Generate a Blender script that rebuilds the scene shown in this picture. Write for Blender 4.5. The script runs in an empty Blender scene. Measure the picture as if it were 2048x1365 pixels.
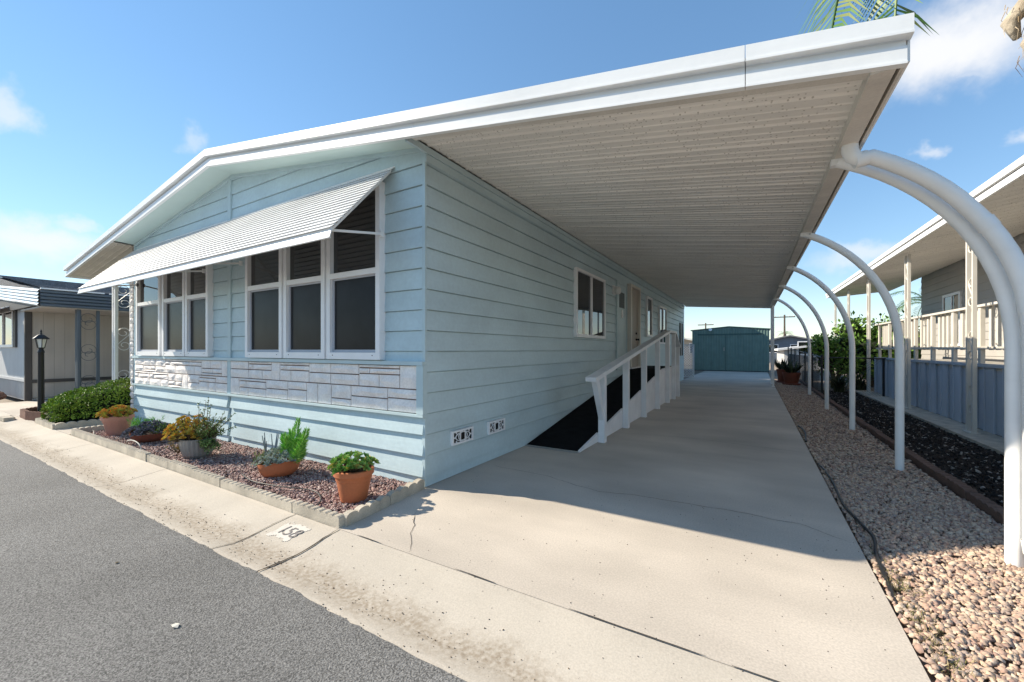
import bpy, bmesh, math, random
import numpy as np
from mathutils import Vector, Matrix, noise
random.seed(7); rng = np.random.default_rng(7)
S = bpy.context.scene; COL = S.collection
R = math.radians

# ------------------------------------------------------------------ camera
cam_d = bpy.data.cameras.new('camera'); cam = bpy.data.objects.new('camera', cam_d); COL.objects.link(cam)
S.camera = cam
cam_d.sensor_width = 36; cam_d.lens = 817/2048*36; cam_d.shift_y = 17.5/2048
cam_d.clip_start = .05; cam_d.clip_end = 2000
YAW = math.atan((1511-1024)/817)
cam.location = (2.787, -3.008, 1.35); cam.rotation_euler = (math.pi/2, 0, YAW)
CF = Vector((-math.sin(YAW), math.cos(YAW), 0)); CR = Vector((math.cos(YAW), math.sin(YAW), 0))

# ------------------------------------------------------------------ sky and sun
SUN = Vector((-1.55, -.46, 1)).normalized()          # towards the sun
EL = math.asin(SUN.z); AZ = math.atan2(SUN.x, SUN.y)
SKY_STRENGTH = .15; SUN_STRENGTH = 4.1; EXPOSURE = .98
W = bpy.data.worlds.new('World'); S.world = W; W.use_nodes = True
nt = W.node_tree; nt.nodes.clear(); N = nt.nodes; L = nt.links
def wn(t, **k):
    n = N.new(t)
    for a, b in k.items(): setattr(n, a, b)
    return n
out = wn('ShaderNodeOutputWorld'); bg = wn('ShaderNodeBackground'); sky = wn('ShaderNodeTexSky')
sky.sky_type = 'NISHITA'; sky.sun_disc = False; sky.sun_elevation = EL; sky.sun_rotation = AZ
sky.air_density = 1.0; sky.dust_density = .0; sky.ozone_density = 3.0; sky.altitude = 50
bg.inputs['Strength'].default_value = SKY_STRENGTH
L.new(bg.outputs[0], out.inputs[0])
tc = wn('ShaderNodeTexCoord')
def vm(op, a, b=None):
    n = wn('ShaderNodeVectorMath', operation=op)
    for i, v in enumerate((a, b)):
        if v is None: continue
        if isinstance(v, (tuple, Vector)): n.inputs[i].default_value = tuple(v)
        else: L.new(v, n.inputs[i])
    return n
def ma(op, a, b=None, clamp=False):
    n = wn('ShaderNodeMath', operation=op); n.use_clamp = clamp
    for i, v in enumerate((a, b)):
        if v is None: continue
        if isinstance(v, (int, float)): n.inputs[i].default_value = v
        else: L.new(v, n.inputs[i])
    return n.outputs[0]
nz = wn('ShaderNodeTexNoise'); nz.inputs['Scale'].default_value = 9; nz.inputs['Detail'].default_value = 5; nz.inputs['Roughness'].default_value = .6
L.new(tc.outputs['Generated'], nz.inputs['Vector'])
off = vm('SUBTRACT', nz.outputs['Color'], (.5, .5, .5)); off2 = vm('MULTIPLY', off.outputs[0], (.13, .13, .13))
dirv = vm('ADD', tc.outputs['Generated'], off2.outputs[0]).outputs[0]
clouds = []                                            # direction, half width, half height, opacity
def pxdir(x, y): return (CF + CR*((x-1024)/817) + Vector((0, 0, -(y-700)/817))).normalized()
for x, y, a, b, o in ((1900, 90, .17, .075, 1.0), (1990, 45, .15, .06, .9), (75, 488, .10, .045, .85), (160, 450, .035, .018, .6),
                      (5, 215, .032, .033, .6), (380, 282, .028, .022, .38), (1945, 150, .045, .014, .5), (1855, 314, .022, .017, .55),
                      (2038, 286, .025, .02, .6), (1735, 515, .07, .03, .6), (1838, 182, .02, .01, .4)):
    clouds.append((pxdir(x, y), a, b, o))
rc = random.Random(5)
for k in range(7):                                    # the same scattered fair-weather clouds all round the sky
    az = YAW*-1 + rc.uniform(1.35, 2*math.pi-1.35); el = rc.uniform(.12, .8)
    clouds.append((Vector((math.sin(az)*math.cos(el), math.cos(az)*math.cos(el), math.sin(el))), rc.uniform(.03, .14), rc.uniform(.02, .055), rc.uniform(.4, .9)))
mask = None
for c, a, b, o in clouds:
    t1 = Vector((0, 0, 1)).cross(c).normalized(); t2 = c.cross(t1).normalized()
    u = ma('DIVIDE', vm('DOT_PRODUCT', dirv, t1).outputs['Value'], a); v = ma('DIVIDE', vm('DOT_PRODUCT', dirv, t2).outputs['Value'], b)
    d = ma('SQRT', ma('ADD', ma('MULTIPLY', u, u), ma('MULTIPLY', v, v)))
    m = wn('ShaderNodeMapRange'); m.interpolation_type = 'SMOOTHSTEP'
    m.inputs[1].default_value = 1.15; m.inputs[2].default_value = .15; m.inputs[3].default_value = 0; m.inputs[4].default_value = o
    L.new(d, m.inputs[0])
    front = ma('GREATER_THAN', vm('DOT_PRODUCT', dirv, c).outputs['Value'], .5)
    mm = ma('MULTIPLY', m.outputs[0], front)
    mask = mm if mask is None else ma('MAXIMUM', mask, mm)
mix = wn('ShaderNodeMix', data_type='RGBA'); L.new(mask, mix.inputs[0]); 
gm = wn('ShaderNodeGamma'); gm.inputs[1].default_value = .66; L.new(sky.outputs[0], gm.inputs[0])      # even tone curve over the whole sky
hs_ = wn('ShaderNodeHueSaturation'); hs_.inputs['Saturation'].default_value = 1.32; hs_.inputs['Value'].default_value = 1.14; L.new(gm.outputs[0], hs_.inputs['Color'])
L.new(hs_.outputs[0], mix.inputs[6])
mix.inputs[7].default_value = (3.3, 3.35, 3.45, 1); L.new(mix.outputs[2], bg.inputs['Color'])
sd = bpy.data.lights.new('sun', 'SUN'); sd.energy = SUN_STRENGTH; sd.angle = R(.55); sd.color = (1, .90, .74)
so = bpy.data.objects.new('sun', sd); COL.objects.link(so); so.location = (-20, -10, 20)
so.rotation_euler = (-SUN).to_track_quat('-Z', 'Y').to_euler()
W.cycles.sampling_method = 'MANUAL'; W.cycles.sample_map_resolution = 512
S.render.engine = 'CYCLES'
S.view_settings.view_transform = 'Standard'; S.view_settings.look = 'None'; S.view_settings.gamma = 1
S.view_settings.use_curve_mapping = False; S.view_settings.exposure = EXPOSURE

# ------------------------------------------------------------------ materials
MATS = {}
def mk(name, col, rough=.6, var=.12, vs=3., bump=0., bs=60., metal=0., spec=.4, island=None, stretch=(1, 1, 1), speck=None, fine=None, trans=0., bdist=.01, streak=None):
    """col: base colour; var: soft blotches of size 1/vs; island: list of colours picked per loose piece;
    speck: (colour, scale, threshold) small spots; fine: (amount, scale) fine grain; streak: (amount, scale vector)"""
    m = bpy.data.materials.new(name); m.use_nodes = True; t = m.node_tree; n = t.nodes; l = t.links
    b = n['Principled BSDF']; b.inputs['Roughness'].default_value = rough; b.inputs['Metallic'].default_value = metal
    b.inputs['Specular IOR Level'].default_value = spec
    tcn = n.new('ShaderNodeTexCoord'); vec = tcn.outputs['Object']
    if stretch != (1, 1, 1):
        mp = n.new('ShaderNodeMapping'); mp.inputs['Scale'].default_value = stretch; l.new(vec, mp.inputs[0]); svec = mp.outputs[0]
    else: svec = vec
    def nois(scale, detail=4, v=vec):
        x = n.new('ShaderNodeTexNoise'); x.inputs['Scale'].default_value = scale; x.inputs['Detail'].default_value = detail; l.new(v, x.inputs['Vector']); return x.outputs[0]
    def mul(c, f):
        x = n.new('ShaderNodeMix'); x.data_type = 'RGBA'; x.blend_type = 'MULTIPLY'; x.inputs[0].default_value = 1
        l.new(c, x.inputs[6]); l.new(f, x.inputs[7]); return x.outputs[2]
    def rngmap(f, lo, hi, a=.3, z=.7):
        x = n.new('ShaderNodeMapRange'); x.inputs[1].default_value = a; x.inputs[2].default_value = z; x.inputs[3].default_value = lo; x.inputs[4].default_value = hi; l.new(f, x.inputs[0]); return x.outputs[0]
    if island:
        g = n.new('ShaderNodeNewGeometry'); cr = n.new('ShaderNodeValToRGB'); cr.color_ramp.interpolation = 'CONSTANT'
        e = cr.color_ramp.elements; e[0].color = (*island[0], 1)
        while len(e) < len(island): e.new(.5)
        for i, c in enumerate(island): e[i].position = i/len(island); e[i].color = (*c, 1)
        l.new(g.outputs['Random Per Island'], cr.inputs[0]); c = cr.outputs[0]
    else:
        rgb = n.new('ShaderNodeRGB'); rgb.outputs[0].default_value = (*col, 1); c = rgb.outputs[0]
    if var: c = mul(c, rngmap(nois(vs), 1-var, 1+var*.6))
    if fine: c = mul(c, rngmap(nois(fine[1], 2), 1-fine[0], 1+fine[0], .35, .65))
    if streak:
        mp = n.new('ShaderNodeMapping'); mp.inputs['Scale'].default_value = streak[1]; l.new(vec, mp.inputs[0])
        c = mul(c, rngmap(nois(1, 5, mp.outputs[0]), 1-streak[0], 1+streak[0]*.4))
    if speck:
        vo = n.new('ShaderNodeTexVoronoi'); vo.inputs['Scale'].default_value = speck[1]; l.new(vec, vo.inputs['Vector'])
        x = n.new('ShaderNodeMapRange'); x.inputs[1].default_value = speck[2]; x.inputs[2].default_value = speck[2]*.6; l.new(vo.outputs['Distance'], x.inputs[0])
        y = n.new('ShaderNodeMix'); y.data_type = 'RGBA'; l.new(x.outputs[0], y.inputs[0]); l.new(c, y.inputs[6]); y.inputs[7].default_value = (*speck[0], 1); c = y.outputs[2]
    l.new(c, b.inputs['Base Color'])
    if bump:
        bp = n.new('ShaderNodeBump'); bp.inputs['Strength'].default_value = bump; bp.inputs['Distance'].default_value = bdist
        l.new(nois(bs, 5, svec), bp.inputs['Height']); l.new(bp.outputs[0], b.inputs['Normal'])
    if trans: b.inputs['Transmission Weight'].default_value = trans
    MATS[name] = m; m['_'] = 0; del m['_']
    return m
SID = mk('siding_paint', (.525, .65, .685), .5, .08, 1.5, .35, 40, stretch=(.12, .12, 1), bdist=.004, streak=(.07, (.9, .9, 5)), fine=(.03, 25))
SIDT = mk('trim_paint', (.50, .62, .65), .5, .07, 3, .1, 60)
SOF = mk('soffit_paint', (.58, .70, .66), .6, .05, 2)
WHT = mk('white_metal', (.88, .88, .87), .38, .05, 2, .08, 15, streak=(.05, (.6, 2, 8)))
WHW = mk('white_wood_paint', (.82, .82, .83), .55, .08, 4, .25, 60, stretch=(1, 1, .2))
WINF = mk('white_vinyl', (.86, .86, .87), .4, .04, 6)
BEI = mk('beige_metal', (.72, .67, .60), .5, .1, 2.5, 0, speck=None, streak=(.10, (.7, 6, 2)), fine=(.04, 60))
PAN = mk('carport_pan_metal', (.86, .82, .76), .45, .07, 1.2, .35, 45, speck=((.50, .455, .40), 30, .24), streak=(.08, (.6, 5, 1)), bdist=.005)
GLS = mk('window_glass', (.012, .014, .016), .02, 0, spec=.95)
SCR = mk('insect_screen', (.022, .023, .026), .22, .3, 3, spec=.09)
SASH = mk('grey_sash', (.45, .47, .52), .5, .05)
STN = mk('white_veneer_stone', (.90, .84, .80), .75, .10, 7, .5, 55, island=None, fine=(.06, 45), bdist=.008)
GROUT = mk('grout', (.24, .16, .12), .9, .1)
BLK = mk('black_rubber_carpet', (.009, .009, .010), .95, .35, 6, .3, 220, spec=.1)
BLKM = mk('black_metal', (.02, .02, .022), .45, .15, 5)
DARK = mk('dark_void', (.01, .01, .01), .9, 0)
ASP = mk('asphalt', (.185, .18, .172), .88, .2, .7, 1.0, 120, fine=(.5, 130), speck=((.36, .345, .32), 75, .17), bdist=.006, spec=.25)
CON = mk('driveway_concrete', (.57, .505, .43), .85, .15, .9, .2, 160, fine=(.09, 95), speck=((.18, .15, .12), 23, .035), streak=(.16, (.55, 1.7, 1)), bdist=.004, spec=.25)
CRK = mk('crack_dirt', (.06, .05, .042), .95, .3, 30)
EDG = mk('edging_concrete', (.52, .46, .37), .9, .18, 6, .4, 90, fine=(.10, 110), streak=(.12, (6, 6, 3)))
EDB = mk('brown_edging', (.14, .085, .065), .9, .2, 6, .5, 80, fine=(.12, 90))
SOIL = mk('garden_soil', (.085, .05, .04), .95, .3, 14, .5, 60)
DIRT = mk('dry_ground', (.30, .25, .20), .95, .2, .8, .4, 40)
MUL = mk('dark_mulch', (.03, .022, .017), .95, .4, 20, .8, 70)
GRV = mk('tan_gravel', (.5, .4, .3), .85, .10, 40, .3, 120, island=[(.50, .37, .28), (.43, .31, .24), (.56, .43, .32), (.36, .24, .19), (.60, .48, .37), (.48, .32, .24), (.40, .31, .26), (.58, .42, .30)])
GRR = mk('red_gravel', (.3, .2, .18), .85, .1, 40, .2, 120, island=[(.29, .185, .165), (.36, .24, .22), (.23, .13, .12), (.42, .32, .29), (.19, .12, .11), (.33, .20, .18), (.48, .38, .34)])
MCH = mk('mulch_chips', (.03, .02, .02), .95, .2, 40, island=[(.022, .016, .014), (.035, .025, .02), (.015, .012, .01), (.028, .02, .017), (.05, .036, .028), (.018, .014, .012), (.02, .016, .014), (.03, .024, .02), (.025, .02, .016), (.35, .31, .27)])
TER = mk('terracotta', (.50, .165, .07), .7, .12, 5, .1, 60, fine=(.04, 60))
TERP = mk('pink_terracotta', (.56, .28, .21), .75, .12, 5, .1, 60, fine=(.04, 60))
TERD = mk('dark_terracotta', (.24, .075, .045), .75, .15, 5)
GLZ = mk('grey_ribbed_ceramic', (.30, .275, .25), .55, .15, 6, streak=(.15, (14, 14, 1)))
def leafm(name, cols, rough=.5, spec=.3):
    return mk(name, cols[0], rough, .18, 9, island=cols, spec=spec)
LJ = leafm('jade_leaves', [(.216, .410, .086), (.324, .540, .130), (.151, .302, .065), (.432, .583, .173), (.259, .475, .108), (.540, .475, .130)])
LY = leafm('yellow_succulent_leaves', [(.78, .50, .06), (.72, .52, .10), (.52, .50, .10), (.76, .40, .07), (.38, .40, .09), (.80, .64, .18), (.58, .26, .06)])
LO = leafm('orange_succulent_leaves', [(.72, .36, .07), (.50, .46, .08), (.74, .28, .07), (.40, .46, .08), (.78, .50, .10), (.55, .55, .12)])
LG = leafm('fresh_green_needles', [(.188, .469, .066), (.281, .562, .094), (.131, .338, .056), (.375, .619, .131)])
LGR = leafm('silver_leaves', [(.356, .406, .356), (.486, .518, .454), (.259, .308, .276), (.421, .486, .324), (.616, .616, .551)])
LPU = leafm('purple_grey_leaves', [(.156, .144, .174), (.240, .228, .264), (.096, .096, .120), (.324, .312, .336), (.120, .144, .108)])
LSH = leafm('shrub_leaves', [(.125, .208, .052), (.187, .291, .073), (.094, .156, .042), (.270, .354, .104)])
LH = leafm('hedge_leaves', [(.19, .29, .03), (.26, .38, .04), (.11, .20, .02), (.33, .44, .06), (.15, .25, .03)], .45)
LB = leafm('bush_leaves', [(.140, .260, .040), (.200, .380, .060), (.090, .170, .030), (.300, .480, .100), (.120, .220, .040)], .4)
LS = leafm('strap_leaves', [(.035, .05, .02), (.05, .07, .025), (.02, .03, .012), (.07, .08, .03)])
LP = leafm('palm_leaflets', [(.06, .13, .02), (.085, .17, .03), (.045, .10, .018), (.11, .19, .035), (.17, .20, .055)], .4)
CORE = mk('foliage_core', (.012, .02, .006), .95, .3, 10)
STEM = mk('plant_stem', (.12, .09, .05), .8, .2, 20)
BRK = mk('palm_bark', (.42, .36, .28), .9, .3, 6, .8, 20, streak=(.3, (3, 3, 12)), bdist=.02)
FIB = mk('palm_fibre', (.22, .15, .08), .95, .3, 20, island=[(.22, .15, .08), (.30, .22, .13), (.12, .08, .05), (.42, .34, .24), (.5, .42, .32)])
GRN = mk('green_shed_metal', (.18, .27, .235), .5, .10, 3, streak=(.10, (3, 3, .6)))
GRND = mk('green_shed_trim', (.07, .13, .12), .5, .08)
NBW = mk('neighbour_wall_beige', (.50, .445, .39), .7, .06, 2, streak=(.07, (6, 6, .5)))
NBG = mk('neighbour_wall_grey', (.52, .53, .54), .65, .06, 2, streak=(.06, (6, 6, .6)))
NBT = mk('neighbour_trim', (.085, .075, .07), .6, .1)
NBF = mk('slate_fascia_paint', (.105, .13, .155), .5, .08, 2)
NBC = mk('galvanised_sheet', (.55, .63, .68), .35, .1, 3, metal=.2)
SHI = mk('shingle', (.21, .21, .22), .9, .3, 9, .8, 60, fine=(.45, 70), bdist=.02)
NRW = mk('right_neighbour_siding', (.42, .40, .375), .6, .06, 2, .2, 40, stretch=(.15, .15, 1))
NRS = mk('pale_blue_skirting', (.50, .55, .62), .5, .08, 2, streak=(.08, (4, 4, .8)))
CRM = mk('cream_metal', (.66, .62, .55), .5, .08, 3)
DOORB = mk('beige_door', (.40, .36, .31), .55, .06)
FARW = mk('far_wall', (.5, .5, .5), .7, .1, 1)
FARR = mk('far_white_roof', (.75, .74, .72), .6, .15, 2)
WOODP = mk('utility_pole_wood', (.12, .09, .07), .9, .2)
ROCK = mk('red_lava_rock', (.22, .12, .085), .95, .25, 8, .8, 30, bdist=.03)
LAMPG = mk('frosted_lamp_glass', (.75, .75, .72), .3, .03)
PWH = mk('road_paint_white', (.62, .575, .51), .8, .1, 14, fine=(.06, 120))
PBK = mk('number_paint_dark', (.22, .20, .19), .85, .5, 40)
LEAFD = mk('dry_leaf', (.6, .57, .5), .8, .1)
SCB = mk('scooter_blue', (.06, .14, .30), .35, .05)
HANDLE = mk('satin_steel', (.5, .5, .5), .3, .05, metal=.8)
GRASS = mk('dry_weeds', (.3, .25, .12), .9, .1, island=[(.34, .27, .14), (.22, .17, .08), (.16, .16, .06), (.40, .33, .20)])

# concrete gutter with a silt stain lying in its low channel
GUT = mk('gutter_concrete', (.53, .475, .40), .88, .12, 1.3, .22, 120, fine=(.07, 110), speck=((.22, .17, .13), 34, .06), bdist=.004, spec=.25)
def silt(m):
    t = m.node_tree; n = t.nodes; l = t.links; b = n['Principled BSDF']; src = b.inputs['Base Color'].links[0].from_socket
    tcn = n.new('ShaderNodeTexCoord'); sep = n.new('ShaderNodeSeparateXYZ'); l.new(tcn.outputs['Object'], sep.inputs[0])
    no = n.new('ShaderNodeTexNoise'); no.inputs['Scale'].default_value = 2.6; no.inputs['Detail'].default_value = 9; no.inputs['Roughness'].default_value = .72; l.new(tcn.outputs['Object'], no.inputs['Vector'])
    def m_(op, a, bb, cl=False):
        x = n.new('ShaderNodeMath'); x.operation = op; x.use_clamp = cl
        for i, v in enumerate((a, bb)):
            if isinstance(v, (int, float)): x.inputs[i].default_value = v
            else: l.new(v, x.inputs[i])
        return x.outputs[0]
    d = m_('ABSOLUTE', m_('ADD', m_('ADD', sep.outputs[1], 1.47), m_('MULTIPLY', m_('SUBTRACT', no.outputs[0], .5), .45)), 0)
    mr = n.new('ShaderNodeMapRange'); mr.inputs[1].default_value = .17; mr.inputs[2].default_value = .02; l.new(d, mr.inputs[0])
    n2 = n.new('ShaderNodeTexNoise'); n2.inputs['Scale'].default_value = 38; n2.inputs['Detail'].default_value = 6; l.new(tcn.outputs['Object'], n2.inputs['Vector'])
    mr2 = n.new('ShaderNodeMapRange'); mr2.inputs[1].default_value = .38; mr2.inputs[2].default_value = .62; l.new(n2.outputs[0], mr2.inputs[0])
    f = m_('MULTIPLY', m_('MULTIPLY', mr.outputs[0], m_('ADD', m_('MULTIPLY', mr2.outputs[0], .75), .25)), .62)
    mx = n.new('ShaderNodeMix'); mx.data_type = 'RGBA'; l.new(f, mx.inputs[0]); l.new(src, mx.inputs[6]); mx.inputs[7].default_value = (.215, .155, .095, 1); l.new(mx.outputs[2], b.inputs['Base Color'])
silt(GUT)

# ------------------------------------------------------------------ mesh helpers
OFF = {}
class MB:
    def __init__(s): s.v = []; s.f = []
    def add(s, v, f):
        o = len(s.v); s.v.extend(tuple(p) for p in v); s.f.extend(tuple(i+o for i in q) for q in f); return s
    def box(s, x0, x1, y0, y1, z0, z1):
        return s.add([(x0, y0, z0), (x1, y0, z0), (x1, y1, z0), (x0, y1, z0), (x0, y0, z1), (x1, y0, z1), (x1, y1, z1), (x0, y1, z1)],
                     [(0, 3, 2, 1), (4, 5, 6, 7), (0, 1, 5, 4), (1, 2, 6, 5), (2, 3, 7, 6), (3, 0, 4, 7)])
    def bar(s, p, q, w, h, up=(0, 0, 1)):
        p = Vector(p); q = Vector(q); d = (q-p).normalized(); u = Vector(up)
        a = d.cross(u)
        if a.length < 1e-4: a = d.cross(Vector((1, 0, 0)))
        a.normalize(); b = a.cross(d).normalized(); a *= w/2; b *= h/2
        return s.add([p-a-b, p+a-b, p+a+b, p-a+b, q-a-b, q+a-b, q+a+b, q-a+b], [(0, 3, 2, 1), (4, 5, 6, 7), (0, 1, 5, 4), (1, 2, 6, 5), (2, 3, 7, 6), (3, 0, 4, 7)])
    def tube(s, pts, r, n=8, cap=True, flat=1.):
        pts = [Vector(p) for p in pts]; rs = r if isinstance(r, (list, tuple)) else [r]*len(pts); o = len(s.v); prev = None
        for i, p in enumerate(pts):
            d = (pts[min(i+1, len(pts)-1)]-pts[max(i-1, 0)]).normalized()
            a = (Vector((0, 1, 0)) if prev is None and abs(d.y) < .9 else Vector((1, 0, 0)) if prev is None else prev)
            a = (a-d*a.dot(d)).normalized(); prev = a; b = d.cross(a)
            for k in range(n):
                t = 2*math.pi*(k+.5)/n; s.v.append(tuple(p+(a*math.cos(t)+b*math.sin(t)*flat)*rs[i]))
        for i in range(len(pts)-1):
            for k in range(n):
                s.f.append((o+i*n+k, o+i*n+(k+1) % n, o+(i+1)*n+(k+1) % n, o+(i+1)*n+k))
        if cap:
            s.f.append(tuple(o+k for k in reversed(range(n)))); s.f.append(tuple(o+(len(pts)-1)*n+k for k in range(n)))
        return s
    def lathe(s, prof, n=24, c=(0, 0, 0), tilt=None, sx=1.):
        o = len(s.v); c = Vector(c)
        for r, z in prof:
            for k in range(n):
                t = 2*math.pi*k/n; p = Vector((r*math.cos(t)*sx, r*math.sin(t), z))
                if tilt is not None: p = tilt @ p
                s.v.append(tuple(p+c))
        for i in range(len(prof)-1):
            for k in range(n): s.f.append((o+i*n+k, o+i*n+(k+1) % n, o+(i+1)*n+(k+1) % n, o+(i+1)*n+k))
        s.f.append(tuple(o+k for k in reversed(range(n)))); s.f.append(tuple(o+(len(prof)-1)*n+k for k in range(n)))
        return s
    def prism(s, poly, a0, a1, axis='y'):
        """poly in the two other axes in order; extruded along axis"""
        def P(u, v, a): return {'y': (u, a, v), 'x': (a, u, v), 'z': (u, v, a)}[axis]
        n = len(poly); return s.add([P(u, v, a0) for u, v in poly]+[P(u, v, a1) for u, v in poly],
            [tuple(range(n)), tuple(reversed(range(n, 2*n)))]+[(i, i+n, (i+1) % n+n, (i+1) % n) for i in range(n)])
    def quad(s, a, b, c, d): return s.add([a, b, c, d], [(0, 1, 2, 3)])
    def leaf(s, p, d, up, l, w, fold=.15):
        """a small folded leaf: five points, four triangles"""
        d = d.normalized(); a = d.cross(up)
        if a.length < 1e-3: a = d.cross(Vector((1, 0, .3)))
        a.normalize(); n = a.cross(d); m = p+d*l*.5
        return s.add([p, m+a*w*.5+n*w*fold, p+d*l, m-a*w*.5+n*w*fold, m-n*w*fold*.5], [(0, 1, 4), (1, 2, 4), (2, 3, 4), (3, 0, 4)])
    def build(s, name, mat, parent=None, smooth=False, recalc=True):
        o3 = OFF.get(parent.name, Vector((0, 0, 0))) if parent else Vector((0, 0, 0))
        me = bpy.data.meshes.new(name); v = [(p[0]-o3.x, p[1]-o3.y, p[2]-o3.z) for p in s.v]
        me.from_pydata(v, [], s.f); me.materials.append(mat)
        if recalc and len(s.f) < 60000:
            b = bmesh.new(); b.from_mesh(me); bmesh.ops.recalc_face_normals(b, faces=b.faces); b.to_mesh(me); b.free()
        if smooth:
            me.polygons.foreach_set('use_smooth', [True]*len(me.polygons))
            if smooth == 'auto': me.set_sharp_from_angle(angle=R(35))
        return put(name, me, parent)
def put(name, me, parent=None):
    o = bpy.data.objects.new(name, me); COL.objects.link(o)
    if parent is not None:
        o.parent = parent; OFF[o.name] = OFF.get(parent.name, Vector((0, 0, 0)))
    else: OFF[o.name] = Vector((0, 0, 0))
    return o
def thing(name, label, cat, loc=(0, 0, 0), group=None):
    o = bpy.data.objects.new(name, None); COL.objects.link(o); o.location = loc; o.empty_display_size = .1
    OFF[o.name] = Vector(loc); return tag(o, label, cat, group)
def tag(o, label, cat, group=None, kind=None):
    if label: o['label'] = label
    if cat: o['category'] = cat
    if group: o['group'] = group
    if kind: o['kind'] = kind
    return o
def struct(o, kind='structure'): o['kind'] = kind; return o
def sempty(name):
    o = bpy.data.objects.new(name, None); COL.objects.link(o); OFF[o.name] = Vector((0, 0, 0)); return struct(o)
def rv(a=1.): return Vector((random.uniform(-a, a), random.uniform(-a, a), random.uniform(-a, a)))
def rdir(): return Vector((random.gauss(0, 1), random.gauss(0, 1), random.gauss(0, 1))).normalized()
def B(name, mat, parent, *boxes):
    m = MB()
    for b in boxes: m.box(*b)
    return m.build(name, mat, parent)

# ================================================================== ground
def sheet(name, x0, x1, y0, y1, z, mat, t=0.):
    m = MB()
    if t: m.box(x0, x1, y0, y1, z-t, z)
    else: m.quad((x0, y0, z), (x1, y0, z), (x1, y1, z), (x0, y1, z))
    return struct(m.build(name, mat))
sheet('ground', -700, 700, -700, 900, -.14, DIRT)
# road with a ragged asphalt edge
m = MB(); xs = [-60+i*.5 for i in range(100)]+[-10+i*.035 for i in range(630)]+[12+i*.5 for i in range(100)]
edge = [(x, -1.635+.022*noise.noise((x*1.1, 0, 3))+.016*noise.noise((x*5, 1, 0))+.010*noise.noise((x*17, 5, 0))) for x in xs]
for i, (x, y) in enumerate(edge): m.v += [(x, -40, -.026), (x, y-.05, -.026), (x, y-.012, -.029), (x, y, -.06)]
for i in range(len(edge)-1):
    for k in range(3): a = i*4+k; m.f.append((a, a+4, a+5, a+1))
struct(m.build('road', ASP))
# concrete gutter, panel by panel
gut = sempty('road_gutter')
prof = [(-1.9, -.075), (-1.72, -.034), (-1.62, -.034), (-1.50, -.052), (-1.40, -.047), (-1.22, -.022), (-1.10, -.006), (-1.035, -.001), (-1.032, -.012), (-1.032, -.12), (-1.9, -.12)]
jx = [-60, -30, -18, -14.6, -11.5, -8.5, -5.43, -2.95, -.455, .11, 6.2, 9.3, 12.5, 30, 60]
for a, b in zip(jx, jx[1:]):
    g_ = .005 if b in (.11, -.455, -5.43) or a in (.11, -.455, -5.43) else .002
    m = MB(); m.prism(prof, a+g_, b-g_, 'x'); m.build('gutter_panel', GUT, gut)
# number painted on the gutter
nb = MB(); P = [(-.40, -1.36), (-.06, -1.36), (-.06, -1.10), (-.40, -1.10)]
def gz(y):
    for (a, za), (b, zb_) in zip(prof, prof[1:]):
        if a <= y <= b: return za+(zb_-za)*(y-a)/(b-a)
    return 0
for i in range(34):
    for j in range(26):
        x0 = -.39+i*.0088; y0 = -1.335+j*.0088; x1 = x0+.0088; y1 = y0+.0088
        e = min(i, 33-i, j, 25-j)*.0088
        if e < .022+.05*noise.noise((x0*14, y0*14, 2)) or noise.noise((x0*30, y0*30, 5)) > .42: continue
        nb.quad(*[(x, y, gz(y)+.0025) for x, y in ((x0, y0), (x1, y0), (x1, y1), (x0, y1))])
nb.build('painted_patch', PWH, gut)
fc = bpy.data.curves.new('digits', 'FONT'); fc.body = '158'; fc.size = .145; fc.space_character = 1.0; fc.shear = .12; fc.resolution_u = 3
fo = bpy.data.objects.new('digits_tmp', fc); COL.objects.link(fo); bpy.context.view_layer.update()
me = fo.to_mesh(); vv = [(v.co.x-.335, v.co.y-1.27, 0) for v in me.vertices]; ff = [tuple(p.vertices) for p in me.polygons]; fo.to_mesh_clear(); bpy.data.objects.remove(fo)
m = MB(); m.add([(x, y, gz(y)+.0055) for x, y, z in vv], ff); o = m.build('painted_digits', PBK, gut); o['label'] = 'dark hand-painted 158'
# driveway slab
struct(MB().box(.0, 3.40, -1.0295, 26.6, -.13, 0).build('driveway', CON)); drv = bpy.data.objects['driveway']
def ribbon(pts, w, z, name, mat, parent, jit=.02, seg=.04, seed=0):
    P = [Vector((*p, 0)) for p in pts]; L_ = []
    for a, b in zip(P, P[1:]):
        k = max(1, int((b-a).length/seg))
        for i in range(k): L_.append(a.lerp(b, i/k))
    L_.append(P[-1]); m = MB(); n = len(L_)
    for i, p in enumerate(L_):
        t = (L_[min(i+1, n-1)]-L_[max(i-1, 0)]).normalized(); s_ = Vector((-t.y, t.x, 0))
        j = s_*jit*(noise.noise((p.x*6, p.y*6, seed))+.5*noise.noise((p.x*20, p.y*20, seed+4))); ww = w*(.55+.9*abs(noise.noise((p.x*9, p.y*9, seed+9))))*min(1, .25+i/4, .25+(n-1-i)/4)
        zz = z if not callable(z) else z(p.y)
        m.v += [tuple(p+j-s_*ww/2+Vector((0, 0, zz))), tuple(p+j+s_*ww/2+Vector((0, 0, zz)))]
    for i in range(n-1): m.f.append((2*i, 2*i+2, 2*i+3, 2*i+1))
    return m.build(name, mat, parent)
ribbon([(.15, .98), (.27, .95), (.83, .95), (1.30, .80), (1.52, .75), (1.80, .83), (2.57, .87), (3.08, .84), (3.36, .66)], .006, .003, 'crack', CRK, drv, .02)
ribbon([(.36, -.50), (.47, -.62), (.58, -.78), (.72, -.93), (.79, -1.02)], .005, .003, 'crack', CRK, drv, .03, seed=3)
ribbon([(.9, 3.6), (1.9, 3.75), (3.36, 3.55)], .005, .003, 'crack', CRK, drv, .03, seed=5)
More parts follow.
